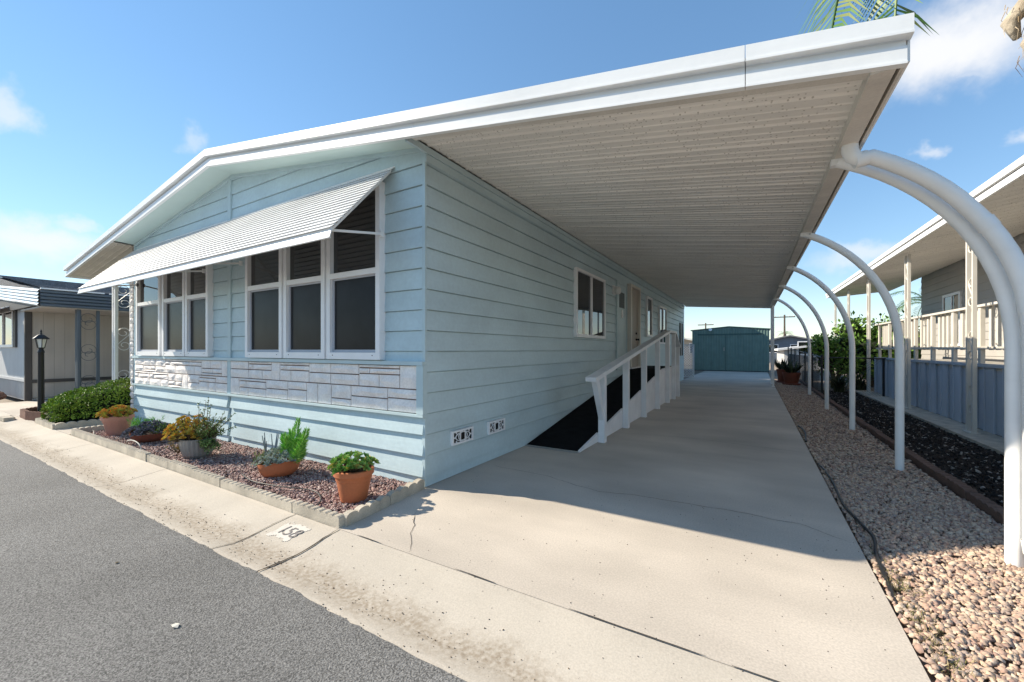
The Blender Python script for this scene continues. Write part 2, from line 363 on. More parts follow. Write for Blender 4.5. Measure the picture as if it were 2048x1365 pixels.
ribbon([(.02, 6.9), (3.38, 6.92)], .006, .003, 'crack', CRK, drv, .003, seed=6)
ribbon([(.02, 11.9), (3.38, 11.92)], .008, .003, 'crack', CRK, drv, .003, seed=7)
for x0_, x1_ in ((.3, .55), (1.2, 1.5), (1.95, 2.6), (2.7, 2.95), (3.1, 3.38)): ribbon([(x0_, -1.031), (x1_, -1.031)], .011, .0045, 'joint_dirt', CRK, drv, .004, seed=x0_)
ribbon([(.11, -1.04), (.12, -1.3), (.10, -1.5), (.14, -1.66)], .022, lambda y: gz(y)+.006, 'joint_dirt', CRK, gut, .02, seed=9)
ribbon([(-.455, -1.04), (-.46, -1.66)], .009, lambda y: gz(y)+.006, 'joint_dirt', CRK, gut, .012, seed=10)
# silt crumbs and small stones lying on the concrete
def crumbs(n, area, size, mat, name, zf, island_rng):
    m = MB()
    for i in range(n):
        x = random.uniform(area[0], area[1]); y = area[2]+(area[3]-area[2])*island_rng(); s_ = size*(.25+1.1*random.random()**3)
        c = Vector((x, y, zf(y)+s_*.25)); q = Matrix.Rotation(random.uniform(0, 6), 3, 'Z')
        m.add([c+q@Vector((s_, 0, -.2*s_)), c+q@Vector((-.3*s_, .7*s_, -.2*s_)), c+q@Vector((-.6*s_, -.5*s_, -.2*s_)), c+q@Vector((0, 0, .6*s_))], [(0, 1, 3), (1, 2, 3), (2, 0, 3), (0, 2, 1)])
    return struct(m.build(name, mat, recalc=False), 'stuff')
tag(crumbs(2600, (-7, 5.5, -1.64, -1.30), .0055, mk('silt_crumbs', (.2, .14, .09), .95, .1, island=[(.22, .16, .10), (.12, .08, .05), (.34, .26, .18), (.05, .04, .035)]), 'gutter_silt', lambda y: gz(y)+.001, lambda: min(1, max(0, random.gauss(.45, .33)))), 'brown silt and grit lying in the gutter channel', 'silt')
tag(crumbs(800, (.1, 3.4, -1.6, 1.2), .0046, CRK, 'driveway_grit', lambda y: max(gz(y), -.06) if y < -1.03 else 0, random.random), 'dark specks of grit scattered over the sunlit driveway', 'grit')
sheet('entry_walk', -7.36, -6.63, -1.026, 9, -.001, CON, .12)
sheet('neighbour_driveway', -13.7, -8.75, -1.026, 22, -.004, CON, .12)
sheet('planting_soil', -6.60, -.01, -1.0, .05, -.012, SOIL, .1)
sheet('hedge_soil', -8.72, -7.42, -1.02, 3.2, -.012, SOIL, .1)
sheet('gravel_base', 3.41, 9, -1.02, 30, -.035, mk('gravel_base_dirt', (.22, .17, .13), .95, .3, 12, .6, 60), .08)
sheet('mulch_base', 4.48, 5.52, 1.70, 14.2, -.012, MUL, .015)
sheet('deck_footing', 5.53, 5.99, 2.2, 19, .03, EDG, .12)
sheet('far_neighbour_yard', -60, -20, -1.02, 30, -.02, DIRT, .1)

# ------------------------------------------------------------------ loose stones
def stones(name, mat, n, sampler, smin, smax, z, label, cat, flat=.55, nside=5):
    """n angular stones in one mesh, built with numpy"""
    pos = np.array([sampler() for _ in range(n)])
    t = (1+5**.5)/2
    if nside == 12:
        bv = np.array([(-1, t, 0), (1, t, 0), (-1, -t, 0), (1, -t, 0), (0, -1, t), (0, 1, t), (0, -1, -t), (0, 1, -t), (t, 0, -1), (t, 0, 1), (-t, 0, -1), (-t, 0, 1)], float)/math.sqrt(1+t*t)
        bf = np.array([(0, 11, 5), (0, 5, 1), (0, 1, 7), (0, 7, 10), (0, 10, 11), (1, 5, 9), (5, 11, 4), (11, 10, 2), (10, 7, 6), (7, 1, 8), (3, 9, 4), (3, 4, 2), (3, 2, 6), (3, 6, 8), (3, 8, 9), (4, 9, 5), (2, 4, 11), (6, 2, 10), (8, 6, 7), (9, 8, 1)])
    else:
        a = np.arange(nside)*2*math.pi/nside
        bv = np.concatenate([np.stack([np.cos(a), np.sin(a), -.2+0*a], 1), np.stack([.72*np.cos(a+.4), .72*np.sin(a+.4), .75+0*a], 1)])
        fs = []
        for k in range(nside):
            k2 = (k+1) % nside; fs += [(k, k2, nside+k), (k2, nside+k2, nside+k)]
        fs += [(nside, nside+k, nside+k+1) for k in range(1, nside-1)]; bf = np.array(fs)
    nv = len(bv); V = np.repeat(bv[None], n, 0)*rng.uniform(.62, 1.3, (n, nv, 1))
    sc = rng.uniform(smin, smax, (n, 1, 1))*np.concatenate([rng.uniform(.8, 1.35, (n, 1, 1)), rng.uniform(.6, 1.0, (n, 1, 1)), rng.uniform(flat*.7, flat*1.3, (n, 1, 1))], 2)
    V = V*sc
    def rot(V, ang, i, j):
        c = np.cos(ang)[:, None]; s_ = np.sin(ang)[:, None]; A = V[..., i]*c-V[..., j]*s_; Bq = V[..., i]*s_+V[..., j]*c; V = V.copy(); V[..., i] = A; V[..., j] = Bq; return V
    V = rot(V, rng.normal(0, .5, n), 0, 2); V = rot(V, rng.normal(0, .5, n), 1, 2); V = rot(V, rng.uniform(0, 6.28, n), 0, 1)
    zz = np.array([z(p[0], p[1]) if callable(z) else z for p in pos])+rng.uniform(-.3, .9, n)*smin
    V[..., 0] += pos[:, 0, None]; V[..., 1] += pos[:, 1, None]; V[..., 2] += zz[:, None]
    Fc = (bf[None]+(np.arange(n)*nv)[:, None, None]).reshape(-1, 3)
    me = bpy.data.meshes.new(name); me.vertices.add(n*nv); me.vertices.foreach_set('co', V.reshape(-1).astype(np.float32))
    me.loops.add(Fc.size); me.loops.foreach_set('vertex_index', Fc.reshape(-1).astype(np.int32)); me.polygons.add(len(Fc))
    me.polygons.foreach_set('loop_start', np.arange(0, Fc.size, 3, dtype=np.int32)); me.polygons.foreach_set('loop_total', np.full(len(Fc), 3, np.int32))
    me.update(calc_edges=True); me.validate(); me.materials.append(mat); o = put(name, me); tag(o, label, cat, kind='stuff'); return o
def smp_near():
    while True:
        x = random.uniform(3.42, 6.0); y = random.uniform(-1.0, 2.3)
        if x < 4.42 or y < 1.64: return x, y
def gzn(x, y): return -.012+.014*noise.noise((x*2.5, y*2.5, 0))
stones('tan_gravel', GRV, 24000, smp_near, .009, .023, gzn, 'tan and pinkish crushed rock, sunlit near the curved pole', 'gravel', .75, 4)
def smp_far(): y = 2.2+20*random.random()**1.5; return random.uniform(3.42, 4.38), y
stones('shaded_gravel', GRV, 17000, smp_far, .012, .025, gzn, 'crushed rock strip in carport shade beside the driveway', 'gravel', .6, 5)
def smp_bed(): return -6.5+6.45*random.random()**.75, random.uniform(-.98, -.03)
stones('red_gravel', GRR, 17000, smp_bed, .008, .018, lambda x, y: .012+.012*noise.noise((x*3, y*3, 1)), 'reddish lava rock mulch filling the front planting bed', 'gravel', .65, 5)
def smp_mul(): return random.uniform(4.5, 5.5), 1.75+12*random.random()**1.3
stones('mulch', MCH, 9000, smp_mul, .010, .024, lambda x, y: -.004, 'dark wood mulch with pale bits beside the neighbour deck', 'mulch', .4, 5)

# ================================================================== the mobile home
home = thing('mobile_home', 'pale blue-green lap-sided mobile home with white stone band and gable front', 'house', (-3.66, 8, 0))
HX0, HX1, HY1 = -7.32, 0., 16.75
RX = -3.66
def zb(x): return 3.86-(.16*(x-RX) if x > RX else .143*(RX-x))       # underside of the front fascia
def zs(x): return 3.865-.145*abs(x-RX)                               # soffit height at the gable wall
PITCH = .2047; Z0 = .11
# body behind the boards
MB().prism([(HX0+.01, 0.02), (HX1-.012, 0.02), (HX1-.012, zs(0)-.01), (RX, 3.85), (HX0+.01, zs(HX0)-.01)], .012, HY1-.01, 'y').build('wall', SID, home)
def clip(poly, f):
    o = []
    for i, p in enumerate(poly):
        q = poly[(i+1) % len(poly)]; a, b = f(p), f(q)
        if a >= 0: o.append(p)
        if (a > 0) != (b > 0) and a != b: t = a/(a-b); o.append((p[0]+(q[0]-p[0])*t, p[1]+(q[1]-p[1])*t))
    return o
BAT = (-3.80, -3.71)
def front_board(x0, x1, z0, z1, zr, lap=.016, y0=0., name='siding_board'):
    poly = [(x0, z0), (x1, z0), (x1, z1), (x0, z1)]
    if z1 > 3.2:
        poly = clip(poly, lambda p: (3.865-.145*(p[0]-RX))-.03-p[1]); poly = clip(poly, lambda p: (3.865-.145*(RX-p[0]))-.03-p[1]) if len(poly) > 2 else poly
    if len(poly) < 3: return
    m = MB(); h = PITCH
    if len(poly) == 4 and abs(poly[0][1]-poly[1][1]) < 1e-6 and abs(poly[2][1]-poly[3][1]) < 1e-6 and abs(poly[1][0]-poly[2][0]) < 1e-6:
        K = max(2, int((x1-x0)/.22)); amp = .007 if lap > .03 else .0025          # long boards bow a little
        for k in range(K+1):
            x = x0+(x1-x0)*k/K; d = amp*noise.noise((x*1.3, zr*3, 1)); dz = amp*.7*noise.noise((x*.9, zr*3, 6))
            m.v += [(x, y0-lap*(1-(z0-zr)/h)-.002-max(d, -.004), z0+(dz if z0 > .02 else 0)), (x, y0-lap*(1-(z1-zr)/h)-.002, z1), (x, y0+.011, z1), (x, y0+.011, z0+(dz if z0 > .02 else 0))]
        for k in range(K):
            for q in range(4): a_ = 4*k; m.f.append((a_+q, a_+(q+1) % 4, a_+4+(q+1) % 4, a_+4+q))
        m.f += [(3, 2, 1, 0), (4*K, 4*K+1, 4*K+2, 4*K+3)]
    else:
        n = len(poly); fr = [(x, y0-lap*(1-(z-zr)/h)-.002, z) for x, z in poly]; bk = [(x, y0+.011, z) for x, z in poly]
        m.add(fr+bk, [tuple(range(n)), tuple(reversed(range(n, 2*n)))]+[(i, i+n, (i+1) % n+n, (i+1) % n) for i in range(n)])
    m.build(name, SID, home)
for i in range(-1, 20):
    z0 = Z0+PITCH*i; z1 = z0+PITCH
    if z0 > 3.8: break
    a = max(z0, .015)
    for x0, x1 in ((HX0, BAT[0]), (BAT[1], HX1)):
        if z1 <= .735:                                      # skirt boards, thicker laps, in two lengths
            xm = x0+(x1-x0)*(.44 if i % 2 else .27)
            for u, v in ((x0, xm-.0015), (xm+.0015, x1)): front_board(u, v, a, z1-.002, z0, .034, -.004)
        elif z0 > 1.1: front_board(x0, x1, max(z0, 1.235), z1-.008, z0)
for i in range(-1, 16):                                     # carport side
    z0 = Z0+PITCH*i; z1 = min(z0+PITCH-.009, 3.30); a = max(z0, .005)
    if a >= z1: continue
    m = MB(); lap = .021
    def fx(z): return lap*(1-(z-z0)/PITCH)+.002
    seams = [0.0, HY1]
    for u, v in zip(seams, seams[1:]):
        m = MB(); pr_ = [(-.011, a), (fx(a), a), (fx(z1), z1), (-.011, z1)]
        m.prism(pr_, u+.004, v-.003, 'y'); m.build('siding_board', SID, home)
# trims
B('corner_trim', SIDT, home, (-.018, .020, -.022, .004, .01, zs(0)-.02))
B('batten', SIDT, home, (BAT[0], BAT[1], -.03, -.003, .70, 3.83))
B('corner_trim', SIDT, home, (HX0-.02, HX0+.05, -.028, .004, .01, zs(HX0)-.02))
B('ledge_trim', SIDT, home, (HX0, HX1+.022, -.062, .004, 1.195, 1.235))
B('ledge_trim', SIDT, home, (HX0, HX1+.022, -.058, .004, .690, .715))
B('panel_end_trim', SIDT, home, (-.062, .024, -.056, .006, .717, 1.193))
for s_ in (-1, 1):                                          # rake trim under the soffit
    x1 = HX0 if s_ < 0 else HX1
    MB().prism([(RX, 3.865), (x1, zs(x1)), (x1, zs(x1)-.045), (RX, 3.82)], -.034, -.002, 'y').build('rake_trim', SIDT, home)
B('ledger', SIDT, home, (.018, .05, -.28, HY1, 3.265, 3.325))
B('ledger', SIDT, home, (.016, .036, -.02, HY1, 3.185, 3.262))
# gable soffit, two slopes
for xa, xb in ((HX0, RX), (RX, HX1)):
    MB().add([(xa, 0, zs(xa)+.0), (xb, 0, zs(xb)), (xb, -.318, zb(xb)+.012), (xa, -.318, zb(xa)+.012), (xa, 0, zs(xa)+.02), (xb, 0, zs(xb)+.02), (xb, -.318, zb(xb)+.03), (xa, -.318, zb(xa)+.03)],
             [(0, 1, 2, 3), (4, 7, 6, 5), (0, 4, 5, 1), (1, 5, 6, 2), (2, 6, 7, 3), (3, 7, 4, 0)]).build('soffit', SOF, home)
# fascia bands
def fascia(parent, xa, xb, dx=0.):
    def band(lo, hi, y0, y1, nm, xbb): 
        return MB().prism([(xa, zb(xa)+lo), (xbb, zb(xbb)+lo), (xbb, zb(xbb)+hi), (xa, zb(xa)+hi)], y0, y1, 'y').build(nm, WHT, parent)
    f = band(0, .088, -.345, -.312, 'fascia', xb)
    for lo, hi, y0, y1, nm, d_ in ((.088, .130, -.322, -.295, 'fascia_recess', 0), (.128, .222, -.372, -.318, 'roof_edge_cap', dx)):
        band(lo, hi, y0, y1, nm, xb+d_)
    # small rolled lip under each band
    for lo, y in ((0, -.345), (.128, -.372)):
        MB().bar((xa, y, zb(xa)+lo+.006), (xb+(dx if lo else 0), y, zb(xb+(dx if lo else 0))+lo+.006), .012, .012).build('drip_lip', WHT, parent)
fascia(home, HX0-.06, RX); fascia(home, RX, .16)
# roof deck of the home
ROOFM = mk('white_roof_coating', (.62, .62, .60), .6, .1, 1)
for xa, xb in ((HX0-.06, RX), (RX, .10)):
    MB().prism([(xa, zb(xa)+.15), (xb, zb(xb)+.15), (xb, zb(xb)+.205), (xa, zb(xa)+.205)], -.317, HY1+.25, 'y').build('roof', ROOFM, home)

# stone veneer
def stone(x0, x1, z0, z1, rough, parent, y0=-.012, axis='x', deep=.034):
    m = MB(); nx = 4 if x1-x0 > .15 else 3; nz_ = 3; g = .0065
    xs_ = np.linspace(x0+g, x1-g, nx); zs_ = np.linspace(z0+g, z1-g, nz_); sd_ = random.random()*50
    idx = {}
    for i, x in enumerate(xs_):
        for j, z in enumerate(zs_):
            e = i in (0, nx-1) or j in (0, nz_-1)
            d = deep*(.55 if e else 1.0)+random.uniform(-1, 1)*rough*(.5 if e else 1)
            xx = x+(0 if e else random.uniform(-.01, .01)); idx[i, j] = len(m.v); m.v.append((xx, y0-d, z+(0 if e else random.uniform(-.006, .006))))
    for i in range(nx-1):
        for j in range(nz_-1):
            a, b, c, d = idx[i, j], idx[i+1, j], idx[i+1, j+1], idx[i, j+1]
            m.f += [(a, b, c), (a, c, d)] if random.random() < .5 else [(a, b, d), (b, c, d)]
    ring = [idx[i, 0] for i in range(nx)]+[idx[nx-1, j] for j in range(1, nz_)]+[idx[i, nz_-1] for i in range(nx-2, -1, -1)]+[idx[0, j] for j in range(nz_-2, 0, -1)]
    o = len(m.v)
    for r_ in ring: x, y, z = m.v[r_]; m.v.append((x, y0+.002, z))
    k = len(ring)
    for i in range(k): m.f.append((ring[i], o+i, o+(i+1) % k, ring[(i+1) % k]))
    return m.build('stone', STN, parent, recalc=True)
veneer = MB().box(HX0, BAT[0], -.013, .003, .716, 1.194).build('stone_veneer', GROUT, home)
veneer2 = MB().box(BAT[1], -.063, -.013, .003, .716, 1.194).build('stone_veneer', GROUT, home)
def ashlar(xa, xb, za, zt, parent, rough):
    """two tiers of random ashlar: tall stones, stacked pairs and thin strips over small blocks"""
    H = (zt-za)/2
    for t_ in range(2):
        z0 = za+t_*H; x = xa+(0 if t_ else 0.); last = None
        def P(u0, u1, v0, v1): stone(x+w*u0, x+w*u1, z0+H*v0, z0+H*v1, rough, parent)
        while x < xb-.01:
            k = random.choice([q for q in (0, 1, 1, 2, 2, 3, 4) if q != last or q in (1, 2)]); last = k
            w = {0: random.uniform(.16, .26), 1: random.uniform(.36, .60), 2: random.uniform(.5, .8), 3: random.uniform(.40, .62), 4: random.uniform(.5, .8)}[k]
            if xb-x-w < .16: w = xb-x
            c = random.choice((.46, .52, .58))
            if w < .3: P(0, 1, 0, c if random.random() < .5 else 1.) if False else P(0, 1, 0, 1)
            elif k == 1: P(0, 1, 0, c); P(0, 1, c, 1)
            elif k == 2:
                m_ = random.uniform(.35, .65); P(0, m_, 0, c); P(m_, 1, 0, c); n_ = random.uniform(.2, .3); P(0, 1, .84, 1); P(0, n_, c, .84); P(n_, 1, c, .84)
            elif k == 3: n_ = random.uniform(.3, .45); P(0, n_, 0, 1); P(n_, 1, 0, .34); P(n_, 1, .34, 1)
            else:
                m_ = random.uniform(.4, .7); n_ = random.uniform(.4, .7); P(0, m_, c, 1); P(m_, 1, c, 1); P(0, 1, 0, .17); P(0, n_, .17, c); P(n_, 1, .17, c)
            x += w
ashlar(BAT[1]+.003, -.064, .717, 1.193, veneer2, .004)
ashlar(HX0+.05, BAT[0]-.003, .717, 1.193, veneer, .008)
# stone column wrapping the far front corner
colm = MB().box(HX0-.10, HX0-.021, -.02, .5, .02, zs(HX0)-.03).build('stone_column', GROUT, home)
z = .72
while z < 2.78:
    h = random.uniform(.07, .14); stone(HX0-.13, HX0-.022, z, z+h, .010, colm, -.018, deep=.045); z += h
z = .03
while z < .7:
    h = random.uniform(.07, .14); stone(HX0-.13, HX0-.022, z, z+h, .010, colm, -.018, deep=.045); z += h

# front windows
def front_window(x0, x1, z0=1.245, z1=3.10, zr=2.18, dark=True):
    w = .062; fy0, fy1 = -.085, -.004
    fr = MB(); fr.box(x0, x0+w, fy0, fy1, z0, z1).box(x1-w, x1, fy0, fy1, z0, z1).box(x0+w, x1-w, fy0+.002, fy1, z0, z0+.075).box(x0+w, x1-w, fy0+.002, fy1, z1-.06, z1).box(x0+w, x1-w, fy0+.004, fy1, zr-.03, zr+.03)
    o = fr.build('window', WINF, home)
    MB().box(x0+w, x1-w, -.034, -.030, zr+.03, z1-.06).build('pane', GLS, o)
    MB().box(x0+w, x1-w, -.022, -.018, z0+.075, zr-.03).build('pane', GLS, o)
    s_ = MB(); a, b, c, d = x0+w+.001, x1-w-.001, z0+.076, zr-.031; q = .030
    s_.box(a, a+q, -.052, -.024, c, d).box(b-q, b, -.052, -.024, c, d).box(a+q, b-q, -.052, -.024, c, c+q).box(a+q, b-q, -.052, -.024, d-q*.6, d); s_.build('sash', SASH, o)
    MB().box(a+q, b-q, -.040, -.038, c+q, d-q*.6).build('insect_screen', SCR, o)
    bt = MB()
    for xx in (x0+.11, x1-.11): bt.lathe([(.006, 0), (.006, .004)], 8, (0, 0, 0)); 
    sc = MB()
    for xx in (x0+.11, x1-.11): sc.box(xx-.005, xx+.005, fy0-.003, fy0+.004, z0+.040, z0+.048)
    sc.build('screw_cap', BLKM, o)
    return o
for a, b in ((-3.20, -2.325), (-2.285, -1.465), (-1.425, -.55), (-7.05, -6.00), (-5.90, -5.06), (-5.02, -4.27)): front_window(a, b)
# mullions covering the joints between windows
for x in (-2.305, -1.445, -5.95, -5.04): B('mullion', WINF, home, (x-.048 if x == -5.95 else x-.018, x+.048 if x == -5.95 else x+.018, -.05, -.004, 1.26, 3.09))

# carport-side openings
def side_window(y0, y1, z0, z1, slider=True, w=.055):
    X = .030; fr = MB(); xo = X+.040
    fr.box(X-.022, xo, y0, y0+w, z0, z1).box(X-.022, xo, y1-w, y1, z0, z1).box(X-.022, xo-.002, y0+w, y1-w, z0, z0+w).box(X-.01, xo-.002, y0+w, y1-w, z1-w, z1)
    ym = (y0+y1)/2
    if slider: fr.box(X-.008, xo-.006, ym-.022, ym+.022, z0+w, z1-w)
    o = fr.build('window', WINF, home)
    MB().box(X-.004, X+.002, y0+w, (ym-.022 if slider else y1-w), z0+w, z1-w).build('pane', GLS, o)
    if slider: MB().box(X+.004, X+.010, ym+.022, y1-w, z0+w, z1-w).build('pane', GLS, o)
    return o
side_window(3.79, 5.42, 1.58, 2.82)
side_window(9.30, 10.02, 1.74, 2.93, False, .06)
side_window(11.12, 12.40, 1.55, 2.82)
sh = B('louvred_shutter', BLKM, home, (.018, .05, 15.5, 15.56, 1.1, 2.5), (.018, .05, 16.2, 16.26, 1.1, 2.5), (.018, .026, 15.56, 16.2, 1.1, 2.5))
m = MB()
for k in range(28): m.bar((.036, 15.56, 1.12+k*.05), (.036, 16.2, 1.12+k*.05), .02, .008)
m.build('louvre_slats', BLKM, sh)
B('casing', WINF, home, (.018, .045, 15.86, 15.92, 1.1, 2.5))
# utility closet door with grille, and the entry door
d1 = B('closet_door', SIDT, home, (.016, .034, 6.39, 7.14, .88, 2.90)); B('door_casing', SIDT, d1, (.016, .05, 6.33, 6.387, .88, 2.96), (.016, .05, 7.143, 7.19, .88, 2.96), (.016, .05, 6.387, 7.143, 2.903, 2.96))
m = MB()
for k in range(5): m.box(.0345, .038, 6.55+k*.09, 6.60+k*.09, 2.35, 2.72)
m.build('grille_slot', DARK, d1)
B('door_knocker', WHT, d1, (.0345, .055, 6.70, 6.80, 2.12, 2.30), (.055, .065, 6.72, 6.78, 2.16, 2.20))
d2 = B('entry_door', DOORB, home, (.03, .06, 7.33, 8.16, .90, 2.93)); B('door_frame', CRM, d2, (.016, .13, 7.24, 7.325, .88, 3.0), (.016, .13, 8.165, 8.25, .88, 3.0), (.016, .13, 7.325, 8.165, 2.935, 3.0))
B('door_glass', GLS, d2, (.0605, .064, 7.42, 7.54, 1.75, 2.78)); B('glass_frame', CRM, d2, (.0605, .072, 7.395, 7.419, 1.72, 2.81), (.0605, .072, 7.541, 7.565, 1.72, 2.81), (.0605, .072, 7.42, 7.54, 1.72, 1.749), (.0605, .072, 7.42, 7.54, 2.781, 2.81))
MB().lathe([(.028, 0), (.028, .03), (.018, .05), (.03, .07), (.02, .09)], 12, (.06, 7.98, 1.62), Matrix.Rotation(R(90), 3, 'Y')).build('door_handle', BLKM, d2, True)
MB().lathe([(.026, 0), (.026, .03), (.02, .034)], 12, (.06, 7.98, 1.78), Matrix.Rotation(R(90), 3, 'Y')).build('deadbolt', BLKM, d2, True)
B('threshold', WHW, d2, (.062, .15, 7.24, 8.25, .872, .899))
lm = B('wall_lamp', WHT, home, (.018, .05, 6.04, 6.20, 2.60, 2.80)); q = MB(); q.lathe([(.035, 0), (.07, .03), (.075, .12), (.05, .16)], 14, (.12, 6.12, 2.60)); q.build('lamp_shade', LAMPG, lm, True); B('lamp_arm', WHT, lm, (.05, .12, 6.10, 6.14, 2.76, 2.785))
# two skirting vents
def vent(y0, y1, z0, z1):
    X = .034; o = B('skirt_vent', WINF, home, (X-.02, X+.012, y0, y0+.022, z0, z1), (X-.02, X+.012, y1-.022, y1, z0, z1), (X-.02, X+.011, y0+.022, y1-.022, z0, z0+.02), (X-.02, X+.011, y0+.022, y1-.022, z1-.02, z1))
    B('vent_backing', DARK, o, (X-.006, X-.003, y0+.02, y1-.02, z0+.018, z1-.018))
    m = MB(); W_ = y1-y0; H_ = z1-z0; yc = (y0+y1)/2; zc = (z0+z1)/2; xa, xb = X-.002, X+.009
    def el(ra, rb, th, n=20, a0=0, a1=2*math.pi):
        pts = [(xb-.004, yc+ra*math.cos(a0+(a1-a0)*k/n), zc+rb*math.sin(a0+(a1-a0)*k/n)) for k in range(n+1)]
        m.tube(pts, th, 4)
    el(W_*.34, H_*.31, .006); el(W_*.21, H_*.30, .005)
    for t_ in (-.30, -.1, .1, .30):
        m.box(xa, xb, yc+W_*t_-.006, yc+W_*t_+.006, z0+.02, zc-H_*.24); m.box(xa, xb, yc+W_*t_-.006, yc+W_*t_+.006, zc+H_*.24, z1-.02)
    m.box(xa, xb, y0+.022, yc-W_*.32, zc-.006, zc+.006); m.box(xa, xb, yc+W_*.32, y1-.022, zc-.006, zc+.006)
    for sgn in (-1, 1): m.box(xa, xb, yc+sgn*W_*.12-.006, yc+sgn*W_*.12+.006, zc-H_*.28, zc+H_*.28)
    m.build('scroll_grille', WINF, o)
vent(.37, .74, .335, .485); vent(1.06, 1.42, .33, .48)

# ================================================================== carport
cp = thing('carport', 'white metal carport roof on curved white poles covering the driveway', 'carport', (1.7, 8, 0))
def zr(y): return 2.765+.0185*(y+.33)
def pans(parent, xa, fa, xb, fb, y0, y1, w=.305, mat=PAN):
    y = y0; k = 0
    while y < y1-.02:
        e = min(y+w, y1); prof_ = [(y, 0), (y+.012, .006), (y+w*.30, .006), (y+w*.33, .0), (y+w*.35, .0), (y+w*.38, .006), (y+w*.63, .006), (y+w*.66, 0), (y+w*.68, 0), (y+w*.71, .006), (y+w-.035, .006), (y+w-.022, -.006), (y+w-.006, -.006), (y+w-.001, 0)]
        prof_ = [p for p in prof_ if p[0] <= e]
        m = MB(); n = len(prof_)
        for X, f in ((xa, fa), (xb, fb)):
            for dz in (0, .008): m.v += [(X, yy, f(yy)+h+dz) for yy, h in prof_]
        for i in range(n-1):
            m.f += [(i, i+1, 2*n+i+1, 2*n+i), (n+i, 3*n+i, 3*n+i+1, n+i+1)]
        m.f += [(0, 2*n, 3*n, n), (n-1, 2*n-1, 4*n-1, 3*n-1)]
        for b_ in (0, 2*n):
            for i in range(n-1): m.f.append((b_+i, b_+n+i, b_+n+i+1, b_+i+1))
        m.build('roof_panel', mat, parent); y += w; k += 1
pans(cp, .052, lambda y: 3.335, 3.315, lambda y: zr(y)+.03, -.30, HY1+.15)
# roof skin above the pans
def ruled(name, mat, parent, xa, xb, fa, fb, y0, y1, t):
    MB().add([(xa, y0, fa(y0)), (xb, y0, fb(y0)), (xb, y1, fb(y1)), (xa, y1, fa(y1)), (xa, y0, fa(y0)+t), (xb, y0, fb(y0)+t), (xb, y1, fb(y1)+t), (xa, y1, fa(y1)+t)],
             [(0, 3, 2, 1), (4, 5, 6, 7), (0, 1, 5, 4), (1, 2, 6, 5), (2, 3, 7, 6), (3, 0, 4, 7)]).build(name, mat, parent)
ruled('roof_skin', ROOFM, cp, .104, 3.40, lambda y: 3.39, lambda y: zr(y)+.10, -.316, HY1+.2, .05)
fascia(cp, .163, 2.735); fascia(cp, 2.739, 3.415, .018)
# light strip behind the fascia, then the gutter beam on the open side
ruled('front_closure', BEI, cp, .10, 3.29, lambda y: zb(.1)+.016, lambda y: zb(3.29)+.010, -.311, -.235, .014)
def beam(name, x0, x1, dz0, dz1, mat, y0=-.311, y1=HY1+.15):
    ruled(name, mat, cp, x0, x1, lambda y: zr(y)+dz0, lambda y: zr(y)+dz0, y0, y1, dz1-dz0)
beam('gutter', 3.285, 3.385, -.028, .0, BEI); beam('gutter_wall', 3.286, 3.296, .002, .09, BEI); beam('gutter_lip', 3.405, 3.420, -.02, .155, NBT if False else BEI); beam('gutter_outer_face', 3.423, 3.433, -.012, .15, WHT)
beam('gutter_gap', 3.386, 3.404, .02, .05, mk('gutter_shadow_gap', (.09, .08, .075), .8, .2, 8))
# back closure of the roof
MB().add([(.06, HY1+.16, 3.30), (3.42, HY1+.16, zr(HY1)-.03), (3.42, HY1+.16, zr(HY1)+.16), (.06, HY1+.16, 3.44), (.06, HY1+.19, 3.30), (3.42, HY1+.19, zr(HY1)-.03), (3.42, HY1+.19, zr(HY1)+.16), (.06, HY1+.19, 3.44)],
         [(0, 1, 2, 3), (4, 7, 6, 5), (0, 4, 5, 1), (1, 5, 6, 2), (2, 6, 7, 3), (3, 7, 4, 0)]).build('rear_fascia', WHT, cp)
def arc_pts(x0, z0, x1, ztop, y, n=14):
    """from the bracket down and out to a vertical pole"""
    out = []; P0 = Vector((x0, z0)); P3 = Vector((x1, ztop)); P1 = P0+Vector((.50, -.26)); P2 = P3+Vector((0, .62))
    for i in range(n+1):
        t = i/n; p = P0*(1-t)**3+P1*3*t*(1-t)**2+P2*3*t*t*(1-t)+P3*t**3; out.append((p.x, y, p.y))
    return out
POSTY = (.83, 3.22, 5.86, 8.73, 12.2)
for y in POSTY:
    z0 = zr(y)-.055
    pts = [(3.315, y, z0+.012)]+arc_pts(3.36, z0-.012, 4.19, 1.35, y)+[(4.19, y, .7), (4.19, y, -.03)]
    o = MB().tube(pts, .041, 14).build('curved_post', WHT, cp, 'auto')
    B('bracket', WHT, o, (3.268, 3.322, y-.03, y+.03, z0-.02, z0+.026))
    m = MB(); m.bar((3.325, y, z0+.0), (3.345, y, z0+.05), .02, .02); m.lathe([(.010, 0), (.010, .012)], 8, (3.36, y-.058, z0-.005), Matrix.Rotation(R(-90), 3, 'X')); m.build('bolt', HANDLE, o)
for y in (14.7, 16.2, 17.0):
    yy = min(y, HY1+.1); o = B('straight_post', WHT, cp, (3.32, 3.375, yy-.03, yy+.03, 0, zr(yy)-.03)); B('post_foot', WHT, o, (3.29, 3.40, yy-.05, yy+.05, 0, .006))
